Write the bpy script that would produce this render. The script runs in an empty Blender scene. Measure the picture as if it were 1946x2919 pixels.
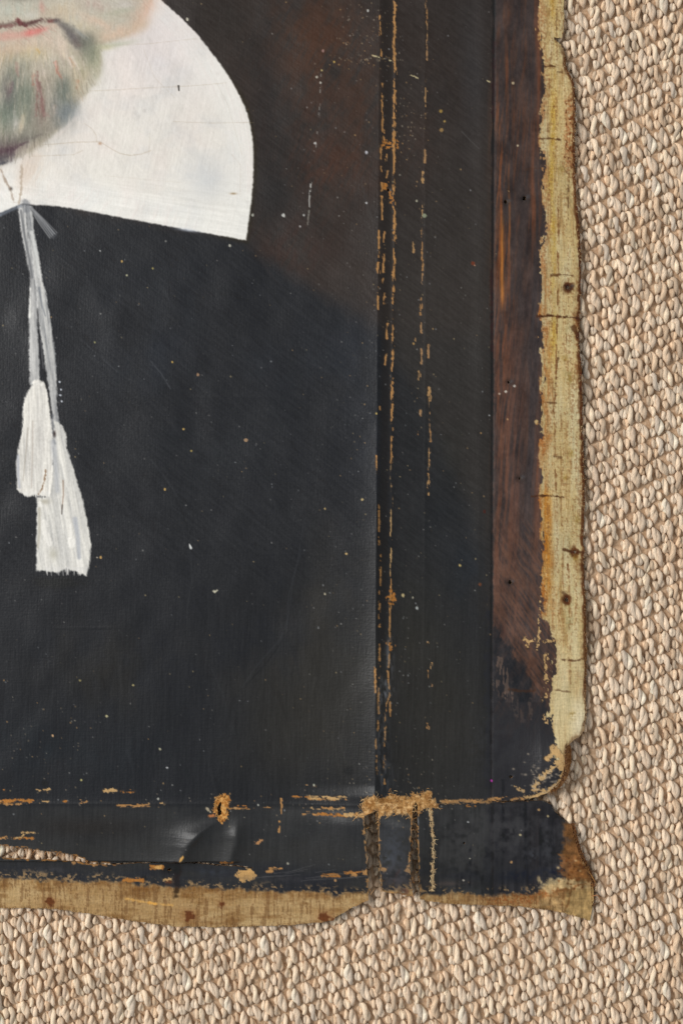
import bpy, math, random
import numpy as np

# ------------------------------------------------------------------ camera, world, lamps, exposure
scene = bpy.context.scene
PXM = 0.40 / 1946.0            # metres per photograph pixel on the canvas plane
ZC = 0.006                     # height of the canvas above the rug
DIST = 0.85
cam_data = bpy.data.cameras.new('camera')
cam_data.sensor_fit = 'HORIZONTAL'
cam_data.sensor_width = 36.0
cam_data.lens = 36.0 * DIST / 0.40
cam_data.clip_start = 0.01
cam_data.clip_end = 50.0
cam_data.dof.use_dof = True
cam_data.dof.focus_distance = DIST
cam_data.dof.aperture_fstop = 3.2
cam = bpy.data.objects.new('camera', cam_data)
cam.location = (0, 0, ZC + DIST)
scene.collection.objects.link(cam)
scene.camera = cam

world = bpy.data.worlds.new('World')
scene.world = world
world.use_nodes = True
bg = world.node_tree.nodes['Background']
bg.inputs['Color'].default_value = (0.93, 0.97, 1.0, 1)
bg.inputs['Strength'].default_value = 0.46

def area_light(name, loc, target, sx, sy, energy, color):
    d = bpy.data.lights.new(name, 'AREA')
    d.shape = 'RECTANGLE'; d.size = sx; d.size_y = sy
    d.energy = energy; d.color = color
    o = bpy.data.objects.new(name, d)
    scene.collection.objects.link(o)
    o.location = loc
    import mathutils
    v = mathutils.Vector(target) - mathutils.Vector(loc)
    o.rotation_euler = v.to_track_quat('-Z', 'Y').to_euler()
    return o
area_light('window_light', (-2.3, 0.8, 2.25), (0, 0, 0), 1.1, 1.4, 101.0, (1.0, 0.98, 0.955))

scene.view_settings.view_transform = 'Standard'
scene.view_settings.look = 'None'
scene.view_settings.exposure = 0.0
scene.view_settings.gamma = 1.0
scene.render.engine = 'CYCLES'

# ------------------------------------------------------------------ numpy noise and drawing helpers
rng = np.random.RandomState(7)
random.seed(7)
TAB = [rng.rand(256, 256).astype(np.float32) for _ in range(24)]

def vnoise(u, v, seed):
    T = TAB[seed % 24]
    ou = (seed * 37) % 251; ov = (seed * 91) % 241
    iu = np.floor(u); iv = np.floor(v)
    fu = (u - iu).astype(np.float32); fv = (v - iv).astype(np.float32)
    fu = fu * fu * (3 - 2 * fu); fv = fv * fv * (3 - 2 * fv)
    a = (iu.astype(np.int32) + ou) & 255; b = (iv.astype(np.int32) + ov) & 255
    a1 = (a + 1) & 255; b1 = (b + 1) & 255
    top = T[b, a] * (1 - fu) + T[b, a1] * fu
    bot = T[b1, a] * (1 - fu) + T[b1, a1] * fu
    return (top * (1 - fv) + bot * fv) * 2 - 1

def fbm(X, Y, sx, sy, seed, octv=3, rot=0.0):
    if rot:
        c, s = math.cos(math.radians(rot)), math.sin(math.radians(rot))
        X, Y = X * c + Y * s, -X * s + Y * c
    t = 0; a = 1.0; tot = 0
    for k in range(octv):
        t = t + a * vnoise(X / sx * 2 ** k, Y / sy * 2 ** k, seed + k * 5)
        tot += a; a *= 0.55
    return t / tot * 1.5

def sstep(a, b, x):
    t = np.clip((x - a) / (b - a), 0, 1)
    return t * t * (3 - 2 * t)

def sdpoly(pts, X, Y):
    pts = np.asarray(pts, dtype=np.float32)
    d = np.full(X.shape, 1e12, np.float32)
    ins = np.zeros(X.shape, bool)
    n = len(pts)
    for i in range(n):
        ax, ay = pts[i]; bx, by = pts[(i + 1) % n]
        ex, ey = bx - ax, by - ay
        wx, wy = X - ax, Y - ay
        t = np.clip((wx * ex + wy * ey) / (ex * ex + ey * ey + 1e-9), 0, 1)
        dx, dy = wx - ex * t, wy - ey * t
        d = np.minimum(d, dx * dx + dy * dy)
        c1 = (ay > Y) != (by > Y)
        if ey != 0:
            ins ^= c1 & (X < ex * (Y - ay) / ey + ax)
    d = np.sqrt(d)
    return np.where(ins, d, -d)

def sdline(pts, X, Y):
    pts = np.asarray(pts, dtype=np.float32)
    seg = np.hypot(*(pts[1:] - pts[:-1]).T); L = seg.sum() + 1e-6; acc = 0
    d = np.full(X.shape, 1e12, np.float32); tt = np.zeros(X.shape, np.float32)
    for i in range(len(pts) - 1):
        ax, ay = pts[i]; ex, ey = pts[i + 1] - pts[i]
        wx, wy = X - ax, Y - ay
        t = np.clip((wx * ex + wy * ey) / (ex * ex + ey * ey + 1e-9), 0, 1)
        q = (wx - ex * t) ** 2 + (wy - ey * t) ** 2
        m = q < d
        d = np.where(m, q, d); tt = np.where(m, (acc + t * seg[i]) / L, tt)
        acc += seg[i]
    return np.sqrt(d), tt

def smooth_closed(pts, it=2):
    p = np.asarray(pts, float)
    for _ in range(it):
        q = 0.75 * p + 0.25 * np.roll(p, -1, 0); r = 0.25 * p + 0.75 * np.roll(p, -1, 0)
        p = np.stack([q, r], 1).reshape(-1, 2)
    return p

# ------------------------------------------------------------------ canvas grid (photograph pixels)
STEP = 2.4
GX0, GY0 = -110.0, -110.0
GW = int((1716 - GX0) / STEP) + 1
GH = int((2672 - GY0) / STEP) + 1
gx = GX0 + np.arange(GW, dtype=np.float32) * STEP
gy = GY0 + np.arange(GH, dtype=np.float32) * STEP
PX, PY = np.meshgrid(gx, gy)
C = np.zeros((GH, GW, 3), np.float32)        # painted colour, sRGB 0..255
ZI = np.zeros((GH, GW), np.float32)          # paint relief in mm
RO = np.full((GH, GW), 0.4, np.float32)      # roughness

def box(x0, y0, x1, y1):
    i0 = max(0, int((x0 - GX0) / STEP)); i1 = min(GW, int((x1 - GX0) / STEP) + 2)
    j0 = max(0, int((y0 - GY0) / STEP)); j1 = min(GH, int((y1 - GY0) / STEP) + 2)
    return (slice(j0, max(j0, j1)), slice(i0, max(i0, i1)))

def blend(sl, col, a):
    a = a[..., None]
    C[sl] = C[sl] * (1 - a) + np.asarray(col, np.float32) * a

def fill(pts, col, soft=2.0, alpha=1.0, rag=0.0, rs=10.0, seed=1, relief=0.0, rough=None, tex=None):
    p = np.asarray(pts, float); m = soft + rag + 6
    sl = box(p[:, 0].min() - m, p[:, 1].min() - m, p[:, 0].max() + m, p[:, 1].max() + m)
    X, Y = PX[sl], PY[sl]
    if X.size == 0: return
    d = sdpoly(p, X, Y)
    if rag: d = d + rag * fbm(X, Y, rs, rs, seed, 3)
    a = sstep(-soft, soft, d) * alpha
    if tex is not None: a = a * tex(X, Y)
    blend(sl, col, a)
    if relief: ZI[sl] += relief * a
    if rough is not None: RO[sl] = RO[sl] * (1 - a) + rough * a

def blob(cx, cy, rx, ry, col, alpha=1.0, rot=0.0, power=1.0, tex=None):
    r = max(rx, ry) * 2.2
    sl = box(cx - r, cy - r, cx + r, cy + r)
    X, Y = PX[sl] - cx, PY[sl] - cy
    if X.size == 0: return
    c, s = math.cos(math.radians(rot)), math.sin(math.radians(rot))
    u, v = (X * c + Y * s) / rx, (-X * s + Y * c) / ry
    a = np.exp(-((u * u + v * v) ** power) * 1.0) * alpha
    if tex is not None: a = a * tex(PX[sl], PY[sl])
    blend(sl, col, a)

def stroke(pts, w0, w1, col, alpha=1.0, soft=2.0, rag=0.0, rs=8.0, seed=3, thr=None, ts=(8, 8), relief=0.0, rough=None, ends=True):
    p = np.asarray(pts, float); m = max(w0, w1) + soft + rag + 4
    sl = box(p[:, 0].min() - m, p[:, 1].min() - m, p[:, 0].max() + m, p[:, 1].max() + m)
    X, Y = PX[sl], PY[sl]
    if X.size == 0: return
    d, t = sdline(p, X, Y)
    d = (w0 + (w1 - w0) * t) * 0.5 - d
    if rag: d = d + rag * fbm(X, Y, rs, rs, seed, 3)
    a = sstep(-soft, soft, d) * alpha
    if thr is not None: a = a * sstep(thr - .12, thr + .12, fbm(X, Y, ts[0], ts[1], seed + 2, 3))
    blend(sl, col, a)
    if relief: ZI[sl] += relief * a
    if rough is not None: RO[sl] = RO[sl] * (1 - a) + rough * a

TAN = (180, 134, 84); TANL = (196, 160, 110); TANO = (176, 118, 60)

# ---------------------------------------------------------------- outline and cuts
OUT = [(-400, -400), (1609, -400), (1609, 0), (1609, 86), (1604, 100), (1586, 102), (1588, 110), (1600, 118), (1608, 132), (1612, 150),
       (1617, 192), (1636, 222), (1642, 312), (1640, 424), (1643, 491), (1645, 558), (1654, 647), (1658, 740), (1658, 785),
       (1654, 901), (1652, 977), (1658, 1057), (1661, 1146), (1665, 1280), (1670, 1430), (1667, 1489), (1665, 1547),
       (1668, 1570), (1667, 1623), (1670, 1757), (1674, 1873), (1672, 1958), (1673, 2034), (1665, 2080), (1650, 2099), (1625, 2113),
       (1613, 2125), (1607, 2148), (1607, 2194), (1600, 2216), (1588, 2234), (1560, 2258), (1535, 2268), (1550, 2284), (1571, 2298), (1584, 2320),
       (1606, 2340), (1632, 2356), (1638, 2390), (1645, 2420), (1663, 2462), (1690, 2514), (1694, 2560), (1692, 2596), (1684, 2632),
       (1660, 2622), (1609, 2608), (1494, 2590), (1380, 2585), (1265, 2580), (1194, 2566), (1192, 2540), (1190, 2523), (1188, 2470),
       (1185, 2416), (1183, 2363), (1184, 2318), (1188, 2290), (1182, 2281), (1175, 2297), (1173, 2318), (1171, 2363), (1168, 2416), (1167, 2470),
       (1171, 2506), (1178, 2541), (1178, 2553), (1160, 2552), (1130, 2548), (1107, 2549), (1088, 2544), (1084, 2535), (1083, 2515),
       (1079, 2470), (1076, 2425), (1073, 2381), (1073, 2336), (1076, 2302), (1062, 2311), (1037, 2320), (1042, 2336), (1041, 2363), (1044, 2399),
       (1046, 2443), (1050, 2488), (1052, 2532), (1053, 2568), (1030, 2578), (1002, 2591), (957, 2620), (952, 2628), (908, 2635), (840, 2642), (779, 2645), (689, 2648),
       (600, 2650), (491, 2647), (402, 2636), (312, 2622), (246, 2611), (156, 2598), (70, 2594), (-400, 2600)]
SLIT = [(-400, 2390), (0, 2409), (45, 2416), (112, 2425), (167, 2432), (208, 2440), (240, 2451), (262, 2463), (310, 2466), (380, 2462), (440, 2459), (505, 2460), (560, 2461),
        (617, 2467), (673, 2470), (720, 2477), (718, 2479), (673, 2474), (617, 2471), (560, 2466), (505, 2465), (440, 2464), (380, 2466), (310, 2471),
        (262, 2470), (230, 2464), (201, 2458), (174, 2455), (134, 2453), (67, 2452), (0, 2445), (-400, 2440)]
HOLE = [(628, 2286), (632, 2294), (629, 2308), (630, 2322), (625, 2328), (620, 2316), (617, 2304), (621, 2294)]
GAP = [(1395, 2282), (1440, 2283), (1494, 2280), (1530, 2270), (1552, 2262), (1562, 2290), (1540, 2284), (1500, 2286), (1440, 2287)]
NAILS = [(1441, 575, 7), (1494, 563, 8), (1450, 1090, 6), (1481, 1363, 7), (1453, 1660, 6), (1622, 816, 7), (1616, 1712, 7), (1641, 1575, 5), (1107, 543, 6),
         (1455, 2215, 6), (1150, 2543, 6), (1321, 2401, 4), (480, 2485, 8)]

S = sdpoly(OUT, PX + 2.0 * fbm(PX, PY, 16, 16, 4, 3), PY + 2.0 * fbm(PX, PY, 14, 14, 9, 3))
def cut(pts, rag=1.2):
    p = np.asarray(pts, float)
    sl = box(p[:, 0].min() - 30, p[:, 1].min() - 30, p[:, 0].max() + 30, p[:, 1].max() + 30)
    X, Y = PX[sl], PY[sl]
    S[sl] = np.minimum(S[sl], -sdpoly(p, X + rag * fbm(X, Y, 9, 9, 6, 2), Y + rag * fbm(X, Y, 9, 9, 11, 2)))
cut(SLIT); cut(HOLE, 2.0); cut(GAP)
cut([(1035, 2321), (1077, 2302), (1077, 2381), (1080, 2425), (1085, 2500), (1089, 2560), (1050, 2572), (1044, 2443), (1039, 2363)]); cut([(1182, 2284), (1189, 2290), (1187, 2363), (1190, 2440), (1194, 2520), (1197, 2566), (1176, 2556), (1168, 2500), (1165, 2440), (1169, 2363), (1173, 2305)])
for nx_, ny_, r_ in NAILS:
    sl = box(nx_ - 20, ny_ - 20, nx_ + 20, ny_ + 20)
    X, Y = PX[sl], PY[sl]
    dd = np.hypot(X - nx_, (Y - ny_) * 0.85) + 2.2 * fbm(X, Y, 6, 6, nx_ % 17, 2)
    S[sl] = np.minimum(S[sl], dd - r_ * 0.62)

# ---------------------------------------------------------------- the painting itself
# background behind the sitter
n1 = fbm(PX, PY, 160, 220, 1, 4); n2 = fbm(PX, PY, 45, 60, 2, 4); n3 = fbm(PX, PY, 5, 34, 3, 3, 32)
C[:] = np.array((54, 48, 45), np.float32)
C += (n1 * 4)[..., None] * np.array((1.3, 1.0, .8)) + (n2 * 3)[..., None]
full = (slice(None), slice(None))
blend(full, (57, 53, 50), sstep(1080, 1140, PX) * sstep(100, 900, PY) * .8)
blend(full, (47, 47, 45), sstep(1700, 2100, PY) * .8)
tx = lambda X, Y: np.clip(.55 + .7 * fbm(X, Y, 60, 90, 14, 4) + .45 * fbm(X, Y, 7, 30, 15, 2, 30), 0, 1)
blob(870, 150, 150, 150, (80, 54, 40), .6, tex=tx)
blob(930, 90, 120, 150, (78, 52, 40), .5, tex=tx)
blob(900, 400, 150, 170, (72, 52, 44), .6, tex=tx)
blob(960, 480, 110, 80, (80, 52, 40), .5, tex=tx)
blob(820, 700, 120, 90, (66, 48, 42), .7, tex=tx)
blob(1040, 330, 60, 140, (78, 54, 42), .45, tex=tx)
blob(760, 260, 60, 170, (44, 42, 42), .6)
blob(780, 560, 60, 120, (42, 41, 41), .7)
blob(640, 60, 80, 80, (46, 42, 39), .5)
blob(1190, 420, 50, 110, (62, 48, 42), .5, tex=tx)
blob(1250, 250, 90, 160, (60, 50, 45), .4, tex=tx)
blob(1350, 200, 40, 250, (60, 60, 62), .4)
# robe
ROBE = [(-400, 560), (60, 570), (700, 678), (770, 740), (900, 830), (1030, 905), (1085, 955), (1150, 1050), (1220, 1190), (1290, 1340),
        (1345, 1490), (1385, 1700), (1400, 1850), (1420, 2400), (-400, 2400)]
fill(ROBE, (39, 40, 43), soft=34, alpha=.96, rag=16, rs=60, seed=5)
blend(full, (48, 47, 46), sstep(1090, 1130, PX) * .45 * sstep(900, 1000, PY))
tx2 = lambda X, Y: np.clip(.5 + .9 * fbm(X, Y, 90, 130, 16, 4), 0, 1)
for (x, y, rx, ry, c, a) in [(300, 1900, 200, 130, (46, 44, 41), .7), (800, 1900, 150, 220, (49, 47, 44), .8), (950, 1700, 110, 200, (52, 49, 45), .7),
                             (1000, 2100, 160, 140, (46, 44, 42), .7), (100, 2150, 240, 90, (37, 43, 48), .7), (430, 1000, 150, 190, (44, 47, 53), .6),
                             (850, 1020, 150, 90, (46, 49, 55), .6), (1020, 1150, 60, 260, (50, 53, 60), .55), (620, 1250, 170, 150, (44, 46, 49), .6),
                             (130, 720, 60, 80, (33, 37, 44), .5), (530, 760, 120, 80, (36, 38, 42), .5), (700, 1550, 160, 150, (40, 41, 43), .7),
                             (1190, 1900, 110, 260, (48, 47, 43), .8), (1330, 1650, 70, 150, (42, 46, 52), .6), (1300, 1250, 60, 150, (50, 49, 46), .7),
                             (400, 1450, 160, 160, (43, 44, 46), .6), (1250, 1500, 60, 160, (38, 40, 43), .6), (20, 850, 70, 200, (36, 37, 40), .5)]:
    blob(x, y, rx, ry, c, a, tex=tx2)
for x, y, rx, ry in [(1180, 1950, 130, 260), (1300, 2080, 120, 190), (960, 1950, 120, 260), (820, 2080, 160, 160)]:
    blob(x, y, rx, ry, (53, 51, 47), .6)
# lower margin of the dark paint (turn-over), sheen put in as lighter grey
blend(full, (54, 54, 54), sstep(2282, 2310, PY) * (.75 + .25 * fbm(PX, PY, 60, 40, 8, 3)))
blend(full, (42, 43, 48), sstep(2440, 2500, PY) * np.clip(.7 + .6 * fbm(PX, PY, 70, 24, 12, 3), 0, 1) * .8)
blob(250, 2360, 170, 30, (44, 41, 39), .7)
# fine brush texture everywhere on the dark paint: diagonal high up, upright lower down
dn = fbm(PX, PY, 34, 4.5, 7, 3, 38); vn = fbm(PX, PY, 4.0, 70, 10, 3, 2)
wv = sstep(1500, 1900, PY)[..., None]
C += ((dn[..., None] * (1 - wv) * 4.0) + (vn[..., None] * (.35 + .65 * wv) * 3.4))
C += (fbm(PX, PY, 5, 5, 13, 2) * 1.6)[..., None]
ZI += (dn * (1 - wv[..., 0]) + vn * (.3 + .5 * wv[..., 0])) * 0.016 + fbm(PX, PY, 6, 6, 17, 2) * 0.012
# scratches and brush arcs in the robe
for p, w, c, a in [([(690, 1960), (730, 1900), (800, 1820), (822, 1760), (835, 1650), (862, 1560)], 4, (58, 59, 62), .3),
                   ([(700, 1955), (760, 1890), (830, 1790)], 3, (30, 31, 33), .5), ([(816, 1800), (822, 1700), (850, 1590), (868, 1480)], 3, (56, 57, 60), .5),
                   ([(250, 985), (300, 1030), (335, 1060)], 3, (62, 64, 68), .5), ([(430, 1030), (460, 1065), (486, 1108)], 3, (78, 80, 84), .6),
                   ([(430, 1310), (470, 1360), (505, 1415)], 5, (56, 57, 60), .5), ([(500, 1420), (520, 1460), (535, 1510)], 3, (30, 31, 33), .6),
                   ([(540, 1560), (548, 1650), (530, 1760)], 4, (52, 53, 55), .5), ([(1316, 375), (1340, 400), (1365, 424)], 2.6, (90, 88, 86), .5),
                   ([(1030, 520), (1055, 620)], 8, (64, 60, 58), .3), ([(600, 1900), (640, 1990), (650, 2060)], 4, (52, 53, 55), .4)]:
    stroke(p, w, w, c, a, 2)
for k in range(170):     # soft brush swipes
    x, y = rng.uniform(40, 1060), rng.uniform(720, 2260)
    an = math.radians(rng.uniform(35, 65) if y < 1500 else rng.uniform(70, 105)); L = rng.uniform(25, 110)
    v = rng.choice([-5, -4, 5, 7]); sl = box(x, y, x, y)
    if sl[0].stop <= sl[0].start: continue
    base = C[sl][0, 0]
    stroke([(x, y), (x + L * .5 * math.cos(an) + rng.uniform(-5, 5), y + L * .5 * math.sin(an)), (x + L * math.cos(an), y + L * math.sin(an))], rng.uniform(3, 14), rng.uniform(1, 5), base + v, .55, 4)

# brown strip along the right edge
sl = box(1380, -110, 1716, 2672); X, Y = PX[sl], PY[sl]
xe = 1409 - Y * 0.004 + 2.5 * fbm(X * 0, Y, 9, 9, 18, 3) + 4 * fbm(X * 0, Y, 140, 140, 12, 2)
m = sstep(-2, 2, X - xe)
st1 = fbm(X + 8 * fbm(X, Y, 200, 200, 3, 2), Y, 9, 260, 19, 4); st2 = fbm(X, Y, 22, 420, 20, 3, 2)
blend(sl, (62, 53, 51), m)
brk = np.clip(.55 + .9 * fbm(X, Y, 26, 120, 22, 4, 8), 0, 1); st3 = fbm(X + .12 * Y, Y, 4.5, 90, 16, 3)
red = np.clip(.2 + .7 * st1 + .45 * st2 + .5 * st3, 0, 1) * m * brk
blend(sl, (106, 66, 46), red * .75 * (1 - .45 * sstep(1100, 1500, Y)))
blend(sl, (98, 70, 60), m * (1 - sstep(1470, 1500, X + 10 * st2)) * sstep(800, 1000, Y) * (1 - sstep(1800, 1950, Y)) * np.clip(.5 + .6 * st3 + .4 * st1, 0, 1) * .8)
blend(sl, (74, 66, 66), m * sstep(1470, 1500, X + 10 * st2) * sstep(700, 900, Y) * (1 - sstep(1800, 1950, Y)) * np.clip(.6 + .6 * st3, 0, 1) * .7)
edgeband = np.exp(-((X - 1428) / 26) ** 2) * sstep(120, 380, Y) * (1 - sstep(700, 1150, Y) * .6)
blend(sl, (130, 76, 46), edgeband * np.clip(.25 + .8 * st1 + .6 * st3, 0, 1) * .75 * (1 - sstep(1500, 1800, Y)))
blend(sl, (176, 112, 54), np.exp(-((X - 1431) / 5) ** 2) * sstep(560, 700, Y) * (1 - sstep(830, 900, Y)) * np.clip(.4 + st1, 0, 1))
blend(sl, (160, 96, 50), np.exp(-((X - 1452) / 4) ** 2) * sstep(420, 480, Y) * (1 - sstep(620, 780, Y)) * np.clip(.3 + st1, 0, 1))
blend(sl, (120, 70, 46), np.exp(-((X - 1527) / 16) ** 2) * np.clip(.4 + .8 * st2 + .5 * st1, 0, 1) * .7 * m)
blend(sl, (104, 74, 60), m * sstep(1400, 1600, Y) * (1 - sstep(2000, 2100, Y)) * np.clip(.45 + .8 * fbm(X, Y, 40, 5, 21, 3, 56), 0, 1) * .8)
dg = sdpoly([(1386, 1700), (1410, 1790), (1450, 1850), (1490, 1900), (1530, 1985), (1590, 2030), (1640, 2120), (1640, 2700), (1380, 2700)], X, Y) + 14 * fbm(X, Y, 24, 24, 22, 3) + 6 * fbm(X, Y, 4, 30, 9, 2, 20)
blend(sl, (45, 45, 48), sstep(-8, 8, dg) * (.92 - .2 * sstep(-.1, .6, fbm(X, Y, 14, 60, 23, 3, 24)) * (1 - sstep(2050, 2150, Y))))
for p, w, a in [([(1428, 1890), (1440, 1930), (1452, 1990)], 34, .8), ([(1415, 1950), (1432, 1985)], 26, .7), ([(1470, 2000), (1490, 2060)], 22, .35), ([(1448, 1990), (1470, 2040)], 14, .4), ([(1505, 2000), (1514, 2050)], 10, .45)]:
    stroke(p, w, w * .5, (112, 92, 80), a * .85, 5, rag=8, rs=8, thr=-.05, ts=(5, 40))
sl = box(1400, -110, 1560, 2000); gr = fbm(PX[sl], PY[sl], 7, 9, 4, 3) * 5 + fbm(PX[sl], PY[sl], 26, 60, 7, 4) * 12; C[sl] += gr[..., None] * np.array((1.1, .9, .8)); RO[sl] = .55; ZI[sl] += gr * .004
# dark seam of the turn-over line
stroke([(1411, -110), (1406, 250), (1404, 560), (1402, 1000), (1402, 1600), (1399, 2140), (1402, 2300), (1404, 2560)], 7, 6, (33, 29, 28), .8, 3, rag=2, rs=18)
stroke([(1408, 120), (1405, 330)], 7, 7, (52, 30, 30), .7, 3, rag=4, rs=10)
stroke([(1399, 770), (1402, 1000)], 6, 6, (60, 36, 30), .6, 3, rag=4, rs=7)
stroke([(1370, 1400), (1366, 1700), (1366, 2200)], 5, 5, (42, 41, 40), .5, 5)
stroke([(1432, 2225), (1432, 2420), (1430, 2560)], 5, 3, (28, 29, 33), .55, 4); stroke([(1500, 2290), (1498, 2420), (1505, 2520)], 6, 4, (28, 30, 36), .55, 4)
stroke([(1540, 2370), (1540, 2470)], 5, 3, (28, 30, 36), .5, 3); stroke([(1340, 2400), (1336, 2540)], 4, 4, (34, 35, 40), .5, 4)

# raw canvas margins -------------------------------------------------------------------------------
def raw_right():
    sl = box(1480, -110, 1716, 2290); X, Y = PX[sl], PY[sl]
    ys = [-110, 0, 90, 220, 310, 400, 490, 580, 640, 710, 880, 1060, 1240, 1400, 1500, 1620, 1760, 1800, 1880, 1980, 2050, 2110, 2150, 2180, 2290]
    xs = [1540, 1540, 1536, 1550, 1543, 1538, 1547, 1550, 1559, 1549, 1540, 1543, 1540, 1538, 1546, 1545, 1552, 1583, 1581, 1573, 1566, 1582, 1573, 1590, 1640]
    b = np.interp(Y[:, 0], ys, xs)[:, None] + 13 * fbm(X, Y, 14, 40, 1, 4) + 6 * fbm(X, Y, 5, 8, 2, 2)
    d = X - b; m = sstep(-2.5, 2.5, d)
    base = np.zeros(X.shape + (3,), np.float32) + np.array((194, 170, 120), np.float32)
    def mix(c, a):
        nonlocal base
        base = base * (1 - a[..., None]) + np.asarray(c, np.float32) * a[..., None]
    big = fbm(X, Y, 26, 130, 5, 4); fine = fbm(X, Y, 4.5, 5, 6, 3); warp = fbm(X, Y, 5, 120, 7, 3)
    mix((204, 190, 150), np.clip(.3 + 1.1 * big, 0, 1) * .85); mix((146, 108, 64), np.clip(-.2 + 1.3 * fbm(X, Y, 8, 70, 13, 3), 0, 1) * .6)
    mix((184, 144, 54), np.exp(-((X - 1577 - 5 * big) / 11) ** 2) * np.clip(.7 + .9 * fbm(X, Y, 30, 160, 8, 3), 0, 1) * (1 - sstep(900, 1200, Y)) * .85)
    mix((150, 142, 100), np.exp(-((X - 1625) / 14) ** 2) * np.clip(fbm(X, Y, 30, 60, 9, 3) * 1.2, 0, 1) * sstep(300, 1000, Y) * .7)
    mix((164, 96, 46), np.clip(1 - d / (16 + 22 * sstep(700, 900, Y) * (1 - sstep(1750, 1800, Y))), 0, 1) * np.clip(.45 + .9 * fbm(X, Y, 9, 34, 10, 3), 0, 1) * (.65 + .35 * sstep(650, 800, Y)) * (1 - sstep(1760, 1800, Y)))
    mix((188, 122, 44), np.exp(-((X - 1560) / 13) ** 2) * sstep(1380, 1420, Y) * (1 - sstep(1640, 1760, Y)) * np.clip(.7 + .6 * big, 0, 1))
    mix((120, 78, 44), sstep(.2, .6, fine * .8 + .5 * warp) * .5 * (1 - sstep(1900, 2000, Y) * .7))
    mix((228, 206, 166), sstep(.35, .7, -fine) * .4)
    # outer rim stained brown
    edge = np.clip(S[sl], 0, 100)
    rim = (1 - sstep(3, 17 + 12 * fbm(X, Y, 20, 60, 11, 3), edge)) * sstep(190, 240, Y)
    mix((112, 66, 36), rim * np.clip(.55 + .9 * fbm(X, Y, 6, 7, 12, 3), 0, 1) * (1 - .75 * sstep(1500, 1900, Y)))
    rim2 = sstep(1606, 1616, X + 4 * fbm(X, Y, 9, 20, 4, 3)) * sstep(250, 300, Y) * (1 - sstep(460, 500, Y))
    mix((166, 112, 72), rim2 * .75 * np.clip(.6 + fine, 0, 1)); mix((100, 55, 30), rim2 * sstep(.1, .5, fbm(X, Y, 6, 6, 3, 2)) * .8)
    mix((168, 126, 86), (1 - sstep(6, 22, d)) * np.clip(.4 + 1.1 * fine, 0, 1) * (1 - sstep(760, 900, Y)) * .8)
    mix((214, 196, 152), sstep(1780, 1850, Y) * np.clip(.55 + .5 * big, 0, 1) * .8)
    mix((226, 212, 178), np.exp(-(((X - 1652) / 22) ** 2 + ((Y - 2060) / 55) ** 2)) * .9)
    mix((86, 50, 28), (1 - sstep(4, np.maximum(6, 11 + 7 * fbm(X, Y, 9, 30, 14, 2)), edge)) * sstep(110, 160, Y) * .85 * (1 - .5 * sstep(1950, 2050, Y)))
    base += (warp * 7 + fine * 7)[..., None]
    C[sl] = C[sl] * (1 - m[..., None]) + base * m[..., None]
    RO[sl] = RO[sl] * (1 - m) + .92 * m
    ZI[sl] += m * (warp * .03 + fine * .05)
raw_right()
DKB = (74, 44, 26)
for p, w, a in [([(1557, 186), (1572, 183), (1594, 188)], 4, .8), ([(1538, 393), (1570, 391), (1603, 395)], 5, .8), ([(1572, 783), (1600, 780), (1640, 784)], 5, .7),
                ([(1530, 902), (1560, 898), (1600, 901), (1652, 904)], 6, .9), ([(1538, 1146), (1585, 1147)], 5, .6), ([(1515, 1416), (1560, 1412), (1606, 1417)], 6, .85),
                ([(1607, 1568), (1640, 1576), (1670, 1574)], 8, .8), ([(1605, 1882), (1640, 1886), (1672, 1876)], 5, .7), ([(1580, 1968), (1627, 1975)], 4, .5),
                ([(1452, 1966), (1490, 1972), (1525, 1970)], 7, .5), ([(1592, 1000), (1585, 1080), (1582, 1140)], 3.5, .7), ([(1608, 200), (1590, 200)], 3, .5),
                ([(1588, 20), (1587, 90)], 2.5, .6), ([(1622, 520), (1621, 620)], 3, .6), ([(1607, 1690), (1625, 1706), (1613, 1720)], 9, .6), ([(1575, 1300), (1600, 1303)], 6, .5),
                ([(1500, 480), (1545, 476)], 3, .3), ([(1636, 930), (1648, 960)], 16, .7), ([(1619, 490), (1606, 470)], 5, .4), ([(1652, 700), (1655, 780)], 7, .7), ([(1586, 104), (1600, 107)], 8, .9)]:
    stroke(p, w, w * .7, DKB, a, 2.2, rag=3, rs=7)
for p, w, a in [([(1594, 560), (1592, 700), (1590, 860), (1588, 960), (1584, 1100), (1580, 1160), (1584, 1300), (1586, 1400)], 4, .75), ([(1612, 900), (1616, 960), (1610, 1040)], 3, .5), ([(1602, 1330), (1600, 1450), (1604, 1560), (1606, 1700)], 3, .5), ([(1566, 20), (1570, 160), (1564, 300), (1560, 420), (1566, 560), (1562, 700)], 4, .4), ([(1622, 1620), (1624, 1760), (1628, 1950)], 4, .45)]:
    stroke(p, w, w, (112, 70, 40), a, 2, rag=2.5, rs=9, thr=-.15, ts=(6, 26))
for x, y, r in [(1600, 480, 9), (1625, 1075, 12), (1640, 1590, 10), (1612, 1360, 8), (1650, 1480, 9), (1632, 2040, 10), (1610, 1020, 8), (1630, 1290, 9)]:
    blob(x, y, r, r * 1.2, (138, 108, 48), .7, tex=lambda X, Y: np.clip(.7 + fbm(X, Y, 6, 6, 5, 2), 0, 1))

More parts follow.
